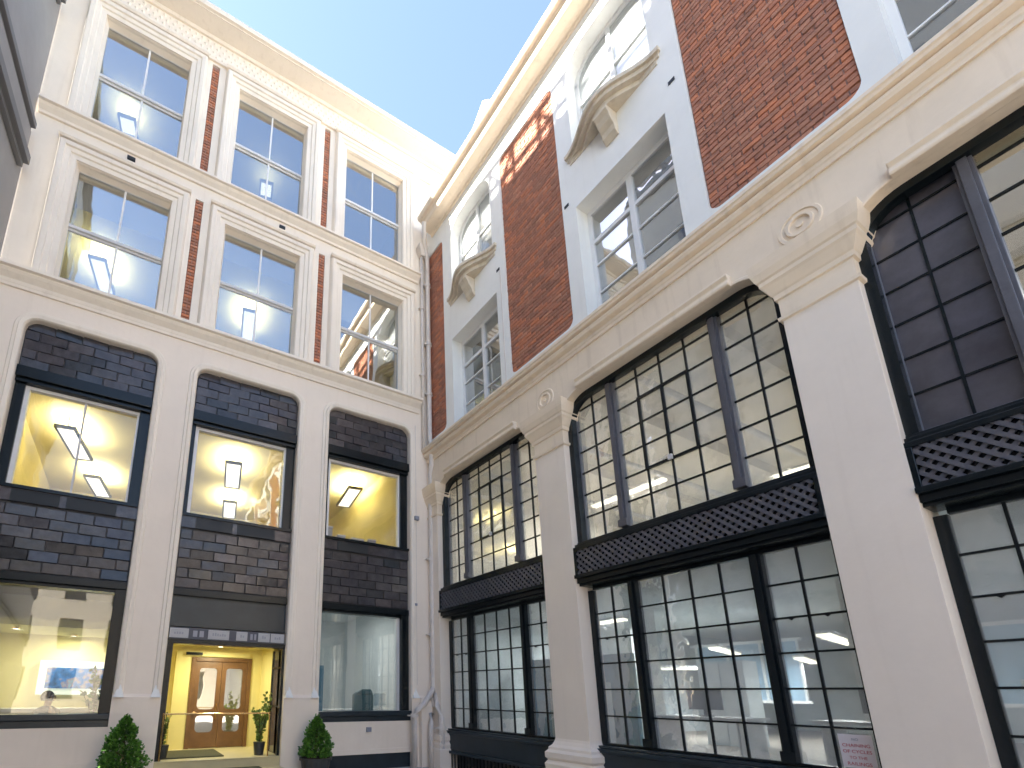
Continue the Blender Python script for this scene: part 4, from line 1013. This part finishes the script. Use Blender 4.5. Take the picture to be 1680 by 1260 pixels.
for (c_, zb, zt) in ((WC[0], 11.75, 12.5), (WC[1], 11.95, 12.5), (WC[2], 11.5, 12.5)):
    mb = MB('L'); mb.box(c_-.9, c_+.9, .47, .475, zb, zt); o = mb.build('roller_blind', 'room_beige'); o.parent = LB; o.location = (4.7, -3, 0)
# downpipes in the corner
def pipe(name, label, pts, r, collars=(), m='pipe_paint', hopper=None):
    t = thing(name, label, 'downpipe', (pts[-1][0], pts[-1][1], pts[-1][2])); O = Vector(pts[-1])
    f = MB(); f.tube([tuple(Vector(p)-O) for p in pts], r, 12); f.build('pipe', m, t, smooth=True)
    for (x, y, z) in collars:
        f = MB(); q = Vector((x, y, z))-O; f.tube([(q.x, q.y, q.z-.04), (q.x, q.y, q.z+.04)], r*1.35, 12); f.box(q.x-r*2, q.x+r*2, q.y-.005, q.y+r*1.6, q.z-.015, q.z+.015); f.build('collar', m, t)
    if hopper:
        f = MB(); q = Vector(hopper)-O; f.loft(q.x-.09, q.x+.09, q.y-.09, q.y+.09, [(q.z-.2, -.03), (q.z, .05), (q.z+.04, .06), (q.z+.12, .06)]); f.build('hopper', m, t)
pipe('downpipe', 'pale main downpipe in the corner dropping from the cornice gutter', [(-.36, -.55, 14.92), (-.22, -.3, 14.55), (.0, -.14, 14.2), (.0, -.13, 8.2), (.0, -.22, 8.0), (-.04, -.26, 7.8), (-.04, -.26, 7.45), (-.0, -.14, 7.2), (.0, -.12, 1.45), (-.02, -.14, 1.3)], .066,
     [(.0, -.13, 13.2), (.0, -.13, 11.2), (.0, -.13, 9.6), (0, -.12, 6.6), (0, -.12, 4.9), (0, -.12, 3.0)])
pipe('downpipe', 'thinner pale pipe beside the main downpipe on the cream facade', [(-.16, -.07, 14.3), (-.16, -.07, 7.9)], .042, [(-.16, -.07, 12.4), (-.16, -.07, 10.2)], hopper=(-.16, -.1, 14.4))
pipe('downpipe', 'short pale pipe with sloping top left of the corner at ground level', [(-.02, -.16, 1.72), (-.30, -.20, 1.38), (-.52, -.20, 1.22), (-.58, -.2, 1.15), (-.58, -.2, 0)], .062, [(-.58, -.2, 1.12)])
pipe('downpipe', 'short pale pipe with sloping top right of the corner at ground level', [(.0, -.2, 1.6), (-.02, -.34, 1.3), (-.03, -.46, 1.08), (-.04, -.5, .95), (-.04, -.5, 0)], .07, [(-.04, -.5, .85)])
pipe('downpipe', 'bent pale pipe between the two sloping pipes at ground level', [(-.12, -.2, 1.15), (-.18, -.28, .98), (-.2, -.3, .85), (-.2, -.3, 0)], .06, [])
f = MB(); f.loft(-.36, -.06, -.16, -.02, [(0, 0), (1.32, 0), (1.5, -.04)]); o = f.build('pipe_casing', 'pale_paint'); tag(o, 'boxed pale casing behind the pipes in the ground level corner', 'pipe casing')
for (x, y, lab) in ((3.0, -4.6, 'dark desk with a monitor behind the left lower panes of the middle arcade window'), (3.6, -6.9, 'dark desk with a monitor behind the right lower panes of the middle arcade window')):
    t = thing('office_desk', lab, 'desk', (x, y, .5), 'desks inside the arcade')
    f = MB(); f.box(-.45, .45, -.8, .8, .70, .74); f.build('desk_top', 'sash_grey', t)
    for sy in (-.7, .7):
        f = MB(); f.box(-.4, .4, sy-.02, sy+.02, 0, .70); f.build('leg', 'sash_grey', t)
    f = MB(); f.box(-.02, .02, -.3, .3, .86, 1.22); f.box(-.08, .08, -.1, .1, .74, .76); f.box(-.02, .02, -.03, .03, .76, .86); f.build('monitor', 'navy', t)
for (x, y, hz, lab) in ((6.2, -3.4, 1.9, 'tall grey cabinet standing deep inside the middle arcade window'), (2.2, -9.0, 1.3, 'low grey cabinet behind the near pilaster inside the arcade'), (1.6, -3.0, 1.35, 'pale cabinet in front of the blue partition in the corner arcade window')):
    t = thing('cabinet', lab, 'cabinet', (x, y, .5)); f = MB(); f.box(-.3, .3, -.5, .5, 0, hz); f.build('carcass', 'room_pale', t)
    for k in (-1, 1):
        f = MB(); f.box(-.32, -.3, k*.25-.235, k*.25+.235, .05, hz-.05); f.build('door', 'sash_grey', t)
# blinds, radiators and back windows give the offices depth
for k, (y0, y1) in enumerate(bays[:3]):
    for z0, z1 in ((1.5, 3.1), (5.0, 6.9)):
        mb = MB('R'); q = y0+.3
        mb.box(y0+.2, y1-.2, 9.6, 9.66, z1, z1+.08); mb.box(y0+.2, y1-.2, 9.6, 9.66, z0-.08, z0)
        while q < y1-.2: mb.box(q-.03, q+.03, 9.6, 9.66, z0, z1); q += .9
        wi = rp(mb, 'inner_window', 'timber_white'); mb = MB('R'); mb.box(y0+.3, y1-.3, 9.68, 9.69, z0, z1); mb.build('pane', 'blue_panel', wi)
mb = MB('R')
for y in (-1.2, -3.3, -5.5, -7.7, -9.9): mb.tube([(y, .9, 7.0), (y, 9.5, 7.0)], .06, 8)
rp(mb, 'ceiling_duct', 'sash_grey', kind='stuff')
# notice in the bottom right window pane
t = thing('notice', 'white paper notice with red capitals in the lower right pane of the middle window', 'notice', (.26, -7.61, 1.06))
f = MB(); f.box(-.003, .003, -.135, .135, -.165, .165); f.build('sheet', 'paper', t)
for i, (tx, s_) in enumerate((('NO', .034), ('CHAINING', .046), ('OF CYCLES', .046), ('TO THE', .04), ('RAILINGS', .046))):
    cu = bpy.data.curves.new('lettering', 'FONT'); cu.body = tx; cu.size = s_; cu.align_x = 'CENTER'; cu.align_y = 'CENTER'; cu.extrude = .0006
    cu.materials.append(MATS['red_ink' if i else 'sign_grey'])
    o = bpy.data.objects.new('lettering', cu); col.objects.link(o)
    dg = bpy.context.evaluated_depsgraph_get(); me = bpy.data.meshes.new_from_object(o.evaluated_get(dg)); bpy.data.objects.remove(o)
    me.materials.clear(); me.materials.append(MATS['red_ink' if i else 'sign_grey'])
    o = link('lettering', me, t); o.location = (-.006, 0, .115-.06*i); o.rotation_euler = (R_(90), 0, R_(-90))
